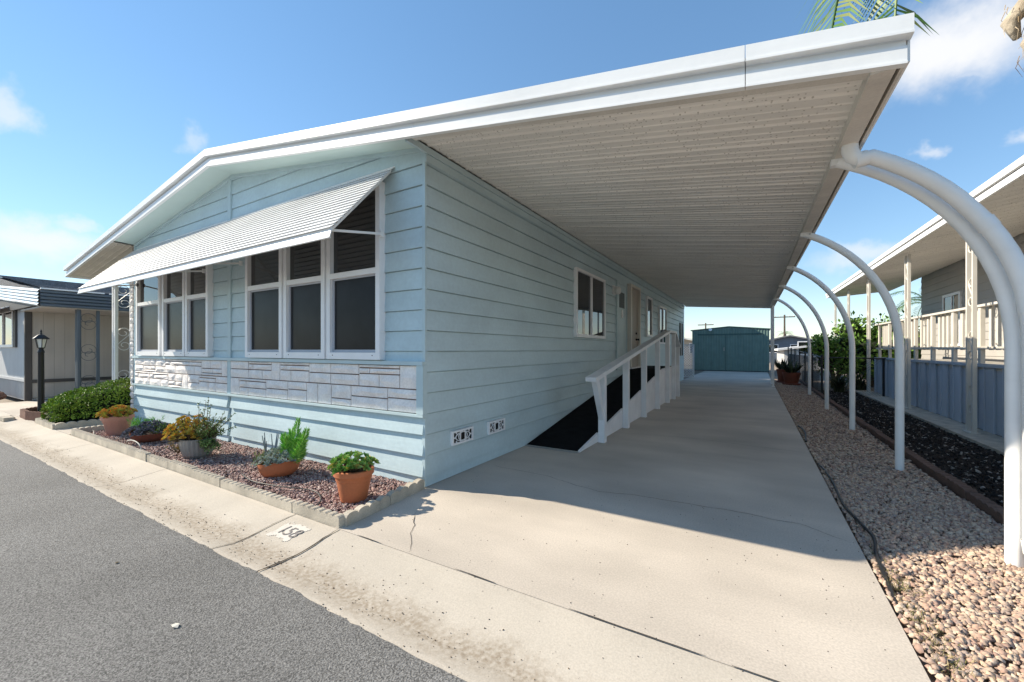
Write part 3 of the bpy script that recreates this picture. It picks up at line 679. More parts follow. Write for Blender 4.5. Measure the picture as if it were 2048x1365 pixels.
# downspout following the nearest pole
y = .735; zt = zr(.6)-.03
arc = arc_pts(3.44, zt-.10, 4.215, 1.35, y)
pts = [(3.345, .60, zt+.03), (3.345, .60, zt-.035), (3.362, .605, zt-.075), (3.40, .62, zt-.098)]+[(p[0]+.02, .63+(y-.63)*min(1, i/6), p[2]+.012) for i, p in enumerate(arc)]+[(4.238, y, .8), (4.238, y, .18)]
ds = MB().tube(pts, .048, 14).build('downspout', WHT, cp, 'auto')
for i in (3, 11, 16):
    p = Vector(pts[i]); q = Vector(pts[i+1]); d = (q-p).normalized(); MB().tube([p-d*.03, p+d*.04], .0515, 14).build('coupling', WHT, ds, 'auto')
e = MB(); e.tube([(4.238, y, .19), (4.245, y, .12), (4.27, y-.03, .07), (4.31, y-.09, .06)], .055, 14, cap=False); e.build('elbow', WHT, ds, 'auto')
m = MB(); m.lathe([(.066, 0), (.066, .02), (.05, .021)], 16, (4.302, y-.075, .062), Matrix.Rotation(R(-90-8), 3, 'X') @ Matrix.Rotation(R(0), 3, 'Z')); m.build('outlet_grate', BLKM, ds)

# ================================================================== porch cover on the far side
pc = thing('porch_cover', 'white metal porch cover sloping down from the far side of the gable', 'porch roof', (-8.7, 2, 0))
fascia(pc, -10.15, HX0-.063)
def zl(x): return zb(x)+.03
pans(pc, -10.06, lambda y: zb(-10.06)+.03, HX0-.16, lambda y: zb(HX0-.16)+.03, -.30, 8.5, mat=BEI)
MB().prism([(-10.14, zb(-10.14)+.10), (HX0-.065, zb(HX0)+.10), (HX0-.065, zb(HX0)+.16), (-10.14, zb(-10.14)+.16)], -.316, 8.6, 'y').build('roof_skin', ROOFM, pc)
MB().prism([(-10.15, zb(-10.15)-.0), (-10.07, zb(-10.07)), (-10.07, zb(-10.07)+.13), (-10.15, zb(-10.15)+.13)], -.311, 8.6, 'y').build('gutter', WHT, pc)
def scroll(m, c, ax, h, w, r=.006, flip=1):
    """an S-scroll of bent bar standing in the plane of ax and z"""
    c = Vector(c); ax = Vector(ax); pts = []
    for k in range(22):
        t = k/21; a = R(-28+(430+28)*(1-t)); rr = w*.5*(.22+.78*min(1, t*1.7)); pts.append(c+Vector((0, 0, h*.5-w*.5))+ax*flip*rr*math.cos(a)+Vector((0, 0, rr*math.sin(a))))
    p2 = [c*2-p for p in reversed(pts)]
    m.tube(pts+p2, r, 5)
def iron_post(parent, p, ax, w, ztop, mat, zbot=0., bw=.045, n=3, third=False, sr=.007):
    """two uprights with S-scrolls between them"""
    ax = Vector(ax); p = Vector(p); m = MB()
    a, b = p-ax*w/2, p+ax*w/2
    for q in (a, b): m.bar((q.x, q.y, zbot), (q.x, q.y, ztop), bw, bw, ax)
    o = m.build('iron_post', mat, parent); H = ztop-zbot
    for k in range(n):
        s_ = MB(); scroll(s_, (p.x, p.y, zbot+H*(k+.62)/n), ax, H/n*.52, w-bw, sr); s_.build('scroll', mat, o)
    return o
iron_post(pc, (-9.93, .56, 0), (0, 1, 0), .26, zb(-9.93)+.0, WHT, bw=.05)
iron_post(pc, (-9.93, .40, 0), (1, 0, 0), .16, zb(-9.93)+.0, WHT, bw=.045)
iron_post(pc, (-9.93, 4.2, 0), (0, 1, 0), .26, zb(-9.93)+.0, WHT)

# ================================================================== window awning
aw = thing('window_awning', 'long white slatted metal awning shading the front windows', 'awning', (-3.85, -.3, 2.9))
AX0, AX1 = -7.36, -.40; top = Vector((0, -.012, 3.235)); bot = Vector((0, -.745, 2.425)); NS = 17
dv = (bot-top)/NS; along = dv.normalized(); nrm = Vector((0, along.z, -along.y)); nrm = nrm if nrm.z > 0 else -nrm
for k in range(NS):
    p = top+dv*(k+.5); pt = dv.length; j = random.uniform(-.004, .004)      # interlocking pans: raised front edge, tail turned up under the pan above
    prf = [p+along*pt*u+nrm*v for u, v in ((-.47, .0078), (-.44, .0078), (-.43, .0005), (-.2, .001), (.80, .0135), (.80, .0108), (-.2, -.001), (-.47, -.0015))]
    prf = [(q.y, q.z) for q in prf]
    MB().prism(prf, AX0+j, AX1+.004*k/NS+j, 'x').build('awning_slat', WHT, aw)
MB().prism([(-.770, 2.335), (-.757, 2.335), (-.735, 2.432), (-.742, 2.436)], AX0, AX1, 'x').build('valance', WHT, aw)
MB().prism([(-.772, 2.327), (-.752, 2.327), (-.752, 2.337), (-.772, 2.337)], AX0, AX1, 'x').build('valance_lip', WHT, aw)
for x in (AX0+.05, -5.6, -3.75, -2.2, AX1-.05):
    MB().bar((x, top.y-.02, top.z-.045), (x, bot.y+.02, bot.z-.02), .025, .018).build('slat_rail', WHT, aw)
for x in (-.52, -3.32, -4.40, -7.0):
    o = MB().bar((x, -.72, 2.425), (x, -.075, 2.545), .014, .022).build('support_arm', WHT, aw); B('arm_clip', WHT, o, (x-.012, x+.012, -.10, -.062, 2.515, 2.575))

# ================================================================== wheelchair ramp
rp = thing('wheelchair_ramp', 'white railed ramp with black carpet rising to the side door', 'ramp', (.4, 5, 0))
def rz(y): return .018+(y-2.03)*(.855/5.57) if y < 7.6 else .873
def rampslab(name, mat, x0, x1, lo, hi):
    ys = [2.03, 7.6, 9.62]; m = MB(); 
    for y in ys: m.v += [(x0, y, rz(y)+lo), (x1, y, rz(y)+lo), (x1, y, rz(y)+hi), (x0, y, rz(y)+hi)]
    for i in range(2):
        for k in range(4): a = i*4; m.f.append((a+k, a+(k+1) % 4, a+4+(k+1) % 4, a+4+k))
    m.f += [(3, 2, 1, 0), (8, 9, 10, 11)]; return m.build(name, mat, rp)
rampslab('carpet', BLK, .025, .795, -.012, 0.002)
B('edge_strip', HANDLE, rp, (.02, .80, 2.0, 2.028, .001, .02))
PY = [2.80, 4.08, 5.40, 6.72, 7.95, 8.85]
bounds = [2.03]+PY+[9.62]
for a, b in zip(bounds, bounds[1:]):
    a2, b2 = a+(.047 if a > 2.1 else 0), b-(.047 if b < 9.5 else 0); mid = [7.6] if a2 < 7.6 < b2 else []
    ys = [a2]+mid+[b2]; MB().prism([(a2, .008), (b2, .008)]+[(y, rz(y)-.004) for y in reversed(ys)], .797, .815, 'x').build('side_panel', WHW, rp)
    MB().prism([(y, rz(y)-.003) for y in ys]+[(y, rz(y)+.012) for y in reversed(ys)], .79, .822, 'x').build('side_cap', WHW, rp)
def rail(y): return .955+(y-2.33)*(.865/5.62) if y < 7.95 else 1.82
for y in PY:
    B('railing_post', WHW, rp, (.817, .912, y-.05, y+.05, .0, rail(y)-.03))
MB().prism([(2.31, rail(2.31)-.035), (7.95, 1.785), (8.90, 1.785), (8.90, 1.842), (7.94, 1.842), (2.30, rail(2.30)+.024)], .79, .945, 'x').build('handrail', WHW, rp)
MB().prism([(2.42, rail(2.42)-.028), (2.54, rail(2.54)-.028), (2.748, .52), (2.748, .33)], .825, .90, 'x').build('brace', WHW, rp)
o = MB().prism([(8.903, 1.79), (8.903, 1.84), (9.66, 1.46), (9.66, 1.41)], .80, .93, 'x').build('handrail', WHW, rp)
B('railing_post', WHW, rp, (.817, .905, 9.55, 9.64, 0, 1.43)); B('landing_skirt', WHW, rp, (.03, .79, 9.605, 9.619, .008, .85))
# ================================================================== lattice screen and shed
lt = thing('lattice_screen', 'small white diagonal lattice screen standing at the back of the driveway', 'lattice', (-.15, 18.8, 0))
B('frame', WHW, lt, (-.60, .20, 18.77, 18.83, .0, .05), (-.60, .20, 18.77, 18.83, 1.56, 1.61), (-.60, -.55, 18.77, 18.83, .05, 1.56), (.12, .20, 18.765, 18.835, .05, 1.62))
m = MB()
for k in range(-22, 12):
    for s_, yy in ((1, 18.79), (-1, 18.805)):
        x0 = k*.12-.1; pts = []
        p = [(x0, .05), (x0+1.51, 1.56)] if s_ > 0 else [(x0, 1.56), (x0+1.51, .05)]
        (xa, za), (xb, zb2) = p
        lo, hi = -.55, .12
        if xb < lo or xa > hi: continue
        def zat(x): return za+(zb2-za)*(x-xa)/(xb-xa)
        if xa < lo: za_, xa_ = zat(lo), lo
        else: za_, xa_ = za, xa
        if xb > hi: zb_, xb_ = zat(hi), hi
        else: zb_, xb_ = zb2, xb
        if abs(xb_-xa_) > .03: m.bar((xa_, yy, za_), (xb_, yy, zb_), .040, .010, (0, 1, 0))
o = m.build('lattice_slats', WHW, lt); o['kind'] = 'stuff'
shd = thing('metal_shed', 'dark green corrugated metal shed across the end of the driveway', 'shed', (1.36, 27.6, 0))
sx0, sx1 = -.74, 3.47
def shz(x): return 2.83-.09*abs(x-1.36)
m = MB(); x = sx0; k = 0; vs_ = []
while x < sx1-.001:
    for f, d in ((0, 0), (.055, 0), (.07, -.022), (.12, -.022), (.135, 0)): vs_.append((min(x+f, sx1), 26+d))
    x += .15
vs_.append((sx1, 26))
dz_ = [1.18, 2.42]
for i in range(0, len(vs_)-1):
    a, b = vs_[i], vs_[i+1]
    if b[0]-a[0] < 1e-5: continue
    m.quad((a[0], a[1], .04), (b[0], b[1], .04), (b[0], b[1], shz(b[0])-.06), (a[0], a[1], shz(a[0])-.06))
m.build('front_wall', GRN, shd); B('side_wall', GRN, shd, (sx0-.03, sx0-.001, 26, 29, .04, 2.6), (sx1+.001, sx1+.03, 26, 29, .04, 2.6))
MB().prism([(sx0-.12, shz(sx0-.12)), (1.36, shz(1.36)), (sx1+.1, shz(sx1+.1)), (sx1+.1, shz(sx1)-.055), (1.36, shz(1.36)-.06), (sx0-.12, shz(sx0)-.06)], 25.94, 29.2, 'y').build('roof', GRND, shd)
B('base_rail', DARK, shd, (sx0-.02, sx1+.02, 25.98, 26.05, .0, .045)); B('door_track', GRND, shd, (sx0+.3, sx1-.3, 25.955, 25.975, 2.28, 2.36))
B('door_handle', HANDLE, shd, (1.06, 1.10, 25.93, 25.965, 1.28, 1.50))
B('door_seam', GRND, shd, (1.16, 1.19, 25.962, 25.977, .05, 2.28))
lf = MB(); lf.lathe([(.05, 0), (.09, .05), (.10, .10)], 12, (.32, 25.88, 2.58), Matrix.Rotation(R(60), 3, 'X')); lf.build('flood_lamp', WHT, shd)

# ================================================================== bed edging
def edging_block(parent, p, q, h, mat, n=5, t=.055, z0=-.03):
    """one scalloped concrete edger from p to q on the ground"""
    p = Vector((*p, 0)); q = Vector((*q, 0)); d = q-p; L_ = d.length; d.normalize(); s_ = Vector((-d.y, d.x, 0)); pr_ = [(0, z0)]
    pr_ = [(0., z0), (L_, z0)]; k = 6; w = L_/n
    for i in reversed(range(n)):
        for j in range(k+1):
            a = math.pi*j/k; pr_.append((w*(i+.5)+w*.5*math.cos(a), h-w*.24+w*.24*math.sin(a)))
    m = MB(); N_ = len(pr_)
    m.add([p+d*u+s_*(-t/2)+Vector((0, 0, z)) for u, z in pr_]+[p+d*u+s_*(t/2)+Vector((0, 0, z)) for u, z in pr_],
          [tuple(range(N_)), tuple(reversed(range(N_, 2*N_)))]+[(i, i+N_, (i+1) % N_+N_, (i+1) % N_) for i in range(N_)])
    return m.build('edging_block', mat, parent)
def edging(name, label, pts, h, mat, bl=.61, n=5, gap=.006, zj=.012, loc=None, t=.055, yaw=.012):
    o = thing(name, label, 'edging', (pts[0][0], pts[0][1], 0))
    for a, b in zip(pts, pts[1:]):
        a, b = Vector(a), Vector(b); k = max(1, round((b-a).length/bl)); d = (b-a)/k
        for i in range(k):
            j1 = Vector((random.uniform(-yaw, yaw), random.uniform(-yaw, yaw))); p, q = a+d*i, a+d*(i+1); e = d.normalized()*gap/2
            edging_block(o, tuple(p+e+j1*.6), tuple(q-e+j1*.6), h+random.uniform(-zj, zj), mat, n, t)
    return o
edging('bed_edging', 'scalloped tan concrete edging around the red gravel bed', [(-6.62, -.42), (-6.58, -1.0), (.085, -1.0)], .085, EDG, n=8)
edging('corner_edging', 'two short scalloped concrete edgers between gravel bed and driveway', [(.085, -.985), (.0, -.035)], .10, EDG, .48, 4, yaw=.003)
edging('hedge_edging', 'low tan scalloped edging around the clipped hedge', [(-8.74, -.55), (-8.6, -1.02), (-7.42, -1.02), (-7.40, 1.6)], .10, EDG, n=5)
edging('brown_edging', 'dark brown scalloped edging along the shaded gravel strip', [(4.47, 1.66), (4.43, 6), (4.42, 13), (4.42, 21)], .075, EDB, n=6, t=.085)
edging('mulch_end_edging', 'short brown edger closing the near end of the mulch bed', [(4.52, 1.60), (5.6, 1.56)], .07, mk('rust_edging', (.26, .12, .07), .9, .2, 8, .5, 80), n=6)
edging('lamp_bed_edging', 'curved red-brown scalloped edging in front of the black lamp post', [(-10.15, -.72), (-9.85, -1.0), (-9.3, -1.02), (-8.85, -.9)], .17, mk('red_brown_edging', (.20, .10, .07), .9, .2, 8, .5, 80), .5, 4)
edging('lamp_bed_rear_edging', 'dark scalloped edging behind the black lamp post', [(-10.3, -.62), (-9.6, -.35), (-8.85, -.3)], .15, EDB, .5, 4)
sheet('lamp_bed_soil', -10.1, -8.8, -1.0, -.35, .01, SOIL, .05)
# flat brick left lying at the kerb
o = MB().prism([(-9.98, -1.30), (-9.55, -1.28)]+[(-9.55-.0717*(i+.5)+.036*math.cos(math.pi*j/4), -1.15+.022*math.sin(math.pi*j/4)) for i in range(6) for j in range(5)], -.02, .045, 'z').build('paving_brick', EDG); tag(o, 'loose tan paving brick lying by the kerb near the lamp post', 'brick'); 

# ================================================================== plants
def rosette(m, c, up, n, l, w, open_=.9):
    up = up.normalized(); a = up.cross(Vector((.3, .8, .1))).normalized(); b = up.cross(a)
    for i in range(n):
        t = i*2.39996; e = open_*(.35+.65*i/n); d = (a*math.cos(t)+b*math.sin(t))*math.sin(e)+up*math.cos(e)
        m.leaf(c+up*l*.2*(1-i/n), d, up, l*(.5+.5*i/n), w, .28)
def plume(m, p, d, l, n, nl, nw, bend=.2):
    """a stem crowded with needle leaves"""
    d = d.normalized()
    for i in range(n):
        t = (i+.5)/n; q = p+d*l*t+Vector((0, 0, -bend*l*t*t*.3)); r_ = rdir(); r_ = (r_-d*r_.dot(d)).normalized()
        m.leaf(q, (d*(.55+.6*t)+r_*(1.15-t*.55)), r_.cross(d), nl*(1-.35*t)*random.uniform(.8, 1.2), nw, .1)
def pot_round(parent, c, r0, r1, h, mat, rim=.03, ribs=0, tilt=None, bowl=False, lip=.012):
    c = Vector(c)
    if bowl: pr_ = [(r0*.9, 0), (r0, .01)]+[(r0+(r1-r0)*math.sin(t*math.pi/2), h*(1-math.cos(t*math.pi/2))**.8*.98+.01) for t in (.25, .5, .7, .85, 1)]+[(r1, h), (r1-.018, h+.002), (r1-.03, h-.04)]
    else: pr_ = [(r0*.96, 0), (r0, .012), (r0+(r1-r0)*.62, h*.66), (r0+(r1-r0)*.66+lip*.3, h*.68), (r1-lip, h-rim*1.5), (r1+lip*.5, h-rim), (r1+lip*.6, h-.004), (r1, h), (r1-.018, h), (r1-.03, h-.05)]
    m = MB(); n = 48
    m.lathe(pr_, n, c, tilt)
    if ribs:
        o_ = 0
        for i in range(len(pr_)):
            for k in range(n):
                if k % 2 == 0 and 1 < i < len(pr_)-3:
                    v = Vector(m.v[i*n+k])-c; f = .965; m.v[i*n+k] = (c.x+v.x*f, c.y+v.y*f, c.z+v.z)
    o = m.build('pot', mat, parent, 'auto' if not ribs else False)
    s_ = MB(); s_.lathe([(r1-.026, h-.045), (r1*.6, h-.03), (.01, h-.02)], 20, c, tilt); s_.build('soil', SOIL, o)
    return o
def jade(parent, c, R_, H_, mat, n=46, l=.05, w=.034, name='foliage'):
    m = MB(); c = Vector(c); st = MB()
    for i in range(n):
        a = random.uniform(0, 6.28); rr = R_*math.sqrt(random.random()); hh = H_*(1-(rr/R_)**2*.6)*random.uniform(.35, 1.05)
        p = c+Vector((rr*math.cos(a), rr*math.sin(a), hh)); up = (Vector((rr*math.cos(a), rr*math.sin(a), R_*.8))+rv(.05)).normalized()
        rosette(m, p, up, 8, l*random.uniform(.75, 1.15), w, 1.15); st.tube([c+Vector((rr*.3*math.cos(a), rr*.3*math.sin(a), -.02)), p], .005, 4, False)
    m.build(name, mat, parent, recalc=False); return st.build('stem', STEM, parent, recalc=False)
PG = 'pots standing in the front gravel bed'
# 1 pink pot with orange succulents
c = Vector((-5.85, -.66, .02)); t = thing('potted_succulent', 'pink terracotta pot with low orange and yellow succulents, farthest along the bed', 'potted plant', c, PG)
pot_round(t, c, .125, .192, .30, TERP, .05); jade(t, c+Vector((0, 0, .27)), .225, .16, LO, 100, .055, .036)
# 2 shallow bowl, grey trailing leaves and green tuft
c = Vector((-4.85, -.60, .02)); t = thing('potted_succulent', 'shallow brown bowl overflowing with purple-grey leaves and green needles', 'potted plant', c, PG)
pot_round(t, c, .14, .215, .15, TERD, bowl=True, tilt=Matrix.Rotation(R(9), 3, 'Y'))
m = MB()
for i in range(110):
    a = random.uniform(0, 6.28); rr = .27*math.sqrt(random.random()); rosette(m, c+Vector((rr*math.cos(a)+.05, rr*math.sin(a), .125+.13*(1-(rr/.27)**2)*random.uniform(.6, 1.1))), Vector((math.cos(a)*rr*3, math.sin(a)*rr*3, .6)), 9, .075, .022, 1.3)
m.build('grey_foliage', LPU, t, recalc=False); m = MB()
for i in range(26): plume(m, c+Vector((-.16+random.uniform(-.12, .12), random.uniform(-.14, .18), .15)), Vector((random.uniform(-.5, .3), random.uniform(-.4, .4), 1)), random.uniform(.10, .2), 22, .07, .008)
m.build('green_tuft', LG, t, recalc=False); m = MB()
for i in range(30): plume(m, c+Vector((.2+random.uniform(-.1, .16), random.uniform(-.02, .24), .13)), Vector((random.uniform(0, .7), random.uniform(-.3, .4), 1)), random.uniform(.06, .15), 14, .045, .014)
m.build('dark_tuft', LSH, t, recalc=False)
# 3 grey ribbed pot, yellow succulents and a leafy shrub
c = Vector((-3.18, -.64, .02)); t = thing('potted_succulent', 'grey ribbed pot with yellow succulents and a tall leafy sprig', 'potted plant', c, PG)
pot_round(t, c, .125, .19, .235, GLZ, ribs=1, bowl=True)
jade(t, c+Vector((-.09, -.05, .20)), .25, .30, LY, 150, .052, .036); jade(t, c+Vector((-.26, -.10, .06)), .17, .12, mk('dry_succulent_leaves', (.4, .3, .2), .6, .1, island=[(.42, .34, .24), (.5, .34, .08), (.30, .26, .18), (.36, .38, .30)]), 22, .045, .02, 'trailing_foliage')
m = MB(); st = MB()
for i in range(70):
    b = c+Vector((.10+random.uniform(-.06, .06), random.uniform(-.05, .1), .22)); d = Vector((random.gauss(.35, .55), random.gauss(.1, .45), random.uniform(.5, 1.4))).normalized(); l = random.uniform(.2, .43)
    if i < 4: d = Vector((random.uniform(-.25, .35), .1, 1.5)).normalized(); l = random.uniform(.42, .54)
    if i > 38: d = Vector((random.uniform(.7, 1.1), random.uniform(-.4, .2), random.uniform(-.25, .1))).normalized(); l = random.uniform(.22, .32)
    pts = [b, b+d*l*.5+rv(.015), b+d*l+Vector((0, 0, -.02))+rv(.02)]; st.tube(pts, [.005, .004, .002], 4, False)
    for k in range(26):
        u = random.uniform(.2, 1); p = pts[0].lerp(pts[2], u)+rv(.008); m.leaf(p, d*.5+rdir(), rdir(), random.uniform(.022, .036), .013, .2)
m.build('sprig_leaves', LSH, t, recalc=False); st.build('sprig_stem', STEM, t, recalc=False)
# 4 tilted terracotta bowl, green foxtail and silver succulents
c = Vector((-1.56, -.53, .01)); t = thing('potted_succulent', 'tilted terracotta bowl with silver succulents and bright green foxtail stems', 'potted plant', c, PG)
pot_round(t, c, .13, .205, .15, TER, bowl=True, tilt=Matrix.Rotation(R(-9), 3, 'Y'))
m = MB()
for i in range(150):
    a = random.uniform(0, 6.28); rr = .235*math.sqrt(random.random()); rosette(m, c+Vector((rr*math.cos(a)-.01, rr*math.sin(a), .15+.13*(1-(rr/.24)**2)*random.uniform(.4, 1.1)+rr*math.cos(a)*.12)), Vector((math.cos(a)*rr*3, math.sin(a)*rr*3, .7)), 9, .052, .02, 1.25)
m.build('silver_foliage', LGR, t, recalc=False); m = MB()
for (dx, dy, lx, l, k) in ((.02, .05, -.25, .26, 1), (.05, .08, -.05, .30, 1), (.08, .08, .12, .44, 1), (.12, .05, .3, .24, 1), (.0, .1, -.1, .22, 1), (.17, .08, .34, .36, 1), (.19, .02, .5, .32, 1), (.06, .0, .1, .25, 1), (.14, .10, .18, .28, 1)):
    p = c+Vector((dx, dy, .12)); d = Vector((lx, .05, 1)); plume(m, p+d.normalized()*.05, d, l, 240, .09, .009); 
m.build('foxtail', LG, t, recalc=False); m = MB()
for i in range(14): plume(m, c+Vector((-.19+random.uniform(-.05, .05), random.uniform(-.14, .08), .11)), Vector((random.uniform(-.6, .1), random.uniform(-.4, .4), .8)), random.uniform(.08, .16), 16, .045, .012)
m.build('yellow_green_tuft', leafm('lime_leaves', [(.22, .27, .05), (.28, .33, .08), (.15, .2, .04)]), t, recalc=False)
# 5 terracotta pot with jade
c = Vector((-.29, -.60, .02)); t = thing('potted_succulent', 'tall orange terracotta pot with green jade leaves nearest the driveway', 'potted plant', c, PG)
pot_round(t, c, .114, .166, .275, TER, .045); jade(t, c+Vector((-.01, 0, .26)), .185, .13, LJ, 62, .062, .038)
# chalky stick plant growing in the gravel behind the bowl
t = thing('stick_plant', 'thin blue-grey stick succulent growing against the skirting behind the silver bowl', 'plant', (-2.05, -.40, 0)); m = MB()
for i in range(9):
    b = Vector((-2.02+random.uniform(-.08, .08), -.40+random.uniform(-.05, .05), 0)); d = Vector((random.uniform(-.5, .25), random.uniform(-.2, .2), 1)).normalized(); l = random.uniform(.22, .42); m.tube([b, b+d*l*.5, b+d*l+rv(.02)], [.008, .007, .004], 5)
m.build('stalks', leafm('chalk_blue', [(.20, .24, .26), (.26, .30, .32), (.15, .17, .18)]), t)
# drip tubing
def hose(name, label, pts, r, mat=BLKM):
    P = [Vector(p) for p in pts]; o_ = []
    for i in range(len(P)-1):
        a = P[max(i-1, 0)]; b = P[i]; c2 = P[i+1]; d = P[min(i+2, len(P)-1)]
        for k in range(8): t_ = k/8; o_.append(.5*((2*b)+(c2-a)*t_+(2*a-5*b+4*c2-d)*t_*t_+(3*b-a-3*c2+d)*t_**3))
    o_.append(P[-1]); return tag(MB().tube(o_, r, 6).build(name, mat, None, True), label, 'tubing')
hose('drip_tube', 'thin black drip tube snaking between the two terracotta pots', [(-1.9, -.75, .03), (-1.5, -.84, .045), (-1.1, -.80, .05), (-.75, -.70, .045), (-.5, -.78, .04), (-.36, -.92, .035), (-.30, -.95, .03)], .006)
hose('drip_tube', 'pale looped tube arching in front of the shallow brown bowl', [(-4.75, -.86, .02), (-4.66, -.88, .09), (-4.45, -.88, .12), (-4.25, -.88, .09), (-4.16, -.88, .01)], .007, LEAFD)
hose('drip_tube', 'dark tube bent beside the farthest pink pot', [(-6.3, -.86, .02), (-6.1, -.88, .09), (-5.85, -.93, .10), (-5.7, -.95, .02)], .007)
hose('edge_strip', 'black plastic landscape strip curling out along the driveway edge', [(3.43, -.2, -.01), (3.46, .45, .01), (3.50, .75, .03), (3.48, 1.05, .02), (3.44, 1.5, .015), (3.46, 2.3, .01), (3.43, 3.0, .0)], .012)
hose('edge_strip', 'short black strip lying farther back along the driveway edge', [(3.43, 4.4, -.01), (3.47, 5.1, .03), (3.44, 5.9, .0)], .012)
# weeds at the driveway edge
m = MB()
for i in range(1500):
    y = random.gauss(-.15, .38); x = 3.45+abs(random.gauss(0, .06)); 
    if y < -1.0 or noise.noise((x*3, y*4, 0)) < -.25: continue
    m.leaf(Vector((x, y, -.015)), Vector((random.gauss(0, .7), random.gauss(0, .7), .8)), rdir(), random.uniform(.02, .055), .004, .1)
tag(struct(m.build('dry_weeds', GRASS, recalc=False), 'stuff'), 'dry brown weeds along the sunny edge of the driveway', 'weeds')
# scraps on the road
for (x, y, s_, lab) in ((.31, -2.12, .028, 'small white scrap lying on the asphalt'), (-.75, -2.05, .016, 'small dark leaf lying on the asphalt')):
    m = MB(); m.add([(x-s_, y-.3*s_, -.022), (x+.2*s_, y-.55*s_, -.018), (x+s_, y-.05*s_, -.022), (x+.3*s_, y+.5*s_, -.016), (x-.7*s_, y+.4*s_, -.021)], [(0, 1, 3, 4), (1, 2, 3)])
    tag(m.build('scrap' if 'white' in lab else 'fallen_leaf', LEAFD if 'white' in lab else STEM), lab, 'debris')

# hedge
def leafy_blob(m, n, f, size, aspect=.55, jitter=.05):
    for i in range(n):
        p, nn = f(); p = p+rv(jitter); d = (rdir()*.9+nn*.55).normalized(); m.leaf(p, d, (nn+rdir()*.7), size*random.uniform(.7, 1.25), size*aspect, .15)
hd = thing('hedge', 'low clipped green hedge mounded beside the entry walk', 'hedge', (-8.0, 1, 0))
def hw(y): return .20+.38*min(1, max(0, (y+1.0)/.8))**.5
def hh(y): return .30+.42*min(1, max(0, (y+1.0)/1.0))**.5
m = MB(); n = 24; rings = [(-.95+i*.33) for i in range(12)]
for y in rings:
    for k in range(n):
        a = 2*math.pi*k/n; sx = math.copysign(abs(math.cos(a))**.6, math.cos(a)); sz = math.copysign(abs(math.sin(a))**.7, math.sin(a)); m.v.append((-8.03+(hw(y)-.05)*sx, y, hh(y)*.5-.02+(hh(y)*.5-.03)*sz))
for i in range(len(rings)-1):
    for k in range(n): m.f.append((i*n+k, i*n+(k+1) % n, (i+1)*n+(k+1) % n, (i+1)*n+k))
m.f.append(tuple(range(n))); m.build('shade_core', CORE, hd)  # solid dark core under the leaves, added to block light
def hs():
    y = -1.0+3.6*random.random()**1.25; a = random.uniform(-.35, math.pi+.35)
    sx = math.copysign(abs(math.cos(a))**.6, math.cos(a)); sz = math.copysign(abs(math.sin(a))**.7, math.sin(a))
    p = Vector((-8.03+hw(y)*sx, y, hh(y)*.5+hh(y)*.5*sz)); b = noise.noise((p.x*5, p.y*5, p.z*5))*.05
    nn = Vector((sx, -.6 if y < -.4 else 0, sz)).normalized(); return p+nn*b, nn
m = MB(); leafy_blob(m, 15000, hs, .042, .6, .022); m.build('foliage', LH, hd, recalc=False)

# ================================================================== lamp post
lp = thing('lamp_post', 'black garden lamp post with a small lantern on top, beside the hedge', 'lamp post', (-9.56, -.80, 0))
X, Y = -9.56, -.80
m = MB(); m.lathe([(.052, 0), (.050, .02), (.044, 1.28), (.052, 1.30), (.040, 1.34), (.034, 1.37)], 14, (X, Y, 0)); m.build('post', BLKM, lp, 'auto')
m = MB(); m.lathe([(.035, 1.37), (.056, 1.385), (.056, 1.395)], 6, (X, Y, 0)); m.build('lantern_base', BLKM, lp)
m = MB(); m.lathe([(.046, 1.395), (.078, 1.56), (.078, 1.565)], 6, (X, Y, 0)); m.build('lantern_glass', LAMPG, lp)
m = MB()
for k in range(6): a = 2*math.pi*k/6; m.tube([(X+.052*math.cos(a), Y+.052*math.sin(a), 1.385), (X+.084*math.cos(a), Y+.084*math.sin(a), 1.57)], .007, 4)
m.build('lantern_frame', BLKM, lp); m = MB(); m.lathe([(.125, 1.565), (.12, 1.58), (.045, 1.65), (.02, 1.66), (.012, 1.70), (.018, 1.715), (.004, 1.76)], 6, (X, Y, 0)); m.build('lantern_roof', BLKM, lp)

# ================================================================== left neighbour
ln = thing('neighbour_house', 'grey neighbour mobile home with beige side wall left of the hedge', 'house', (-17, 4, 0))
NX, NY = -13.8, -.30
B('wall', NBG, ln, (-26, NX-.03, NY, 14, .0, 2.75)); 
for k in range(46):                                        # grooved side sheets, one per groove spacing
    y0 = NY+.10+k*.20
    if y0 > 9: break
    B('wall_sheet', NBW, ln, (NX-.029, NX+.004, y0+.002, y0+.198, .06, 2.75))
B('groove_backing', NBT, ln, (NX-.029, NX-.004, NY+.1, 9, .05, 2.75))
B('corner_trim', NBT, ln, (NX-.07, NX+.03, NY-.03, NY+.09, .0, 2.75)); B('belt_trim', NBT, ln, (NX+.013, NX+.035, NY+.09, 9, .46, .55)); B('belt_trim', NBG, ln, (-26, NX-.071, NY-.03, NY-.002, .50, .57))
m = MB()
for k in range(60): m.box(NX-.10-k*.14-.008, NX-.10-k*.14+.008, NY-.012, NY-.001, .02, .49)
m.build('skirt_ribs', NBG, ln)['kind'] = 'stuff'
w_ = B('window', WINF, ln, (-17.6, -15.08, NY-.05, NY-.002, 1.42, 1.50), (-17.6, -15.08, NY-.05, NY-.002, 2.44, 2.50), (-15.16, -15.08, NY-.05, NY-.002, 1.50, 2.44), (-16.4, -16.33, NY-.05, NY-.002, 1.50, 2.44)); B('pane', GLS, w_, (-17.6, -15.16, NY-.02, NY-.012, 1.5, 2.44))
B('shutter', NBT, ln, (-15.05, -14.78, NY-.045, NY-.002, 1.42, 2.5))
m = MB()
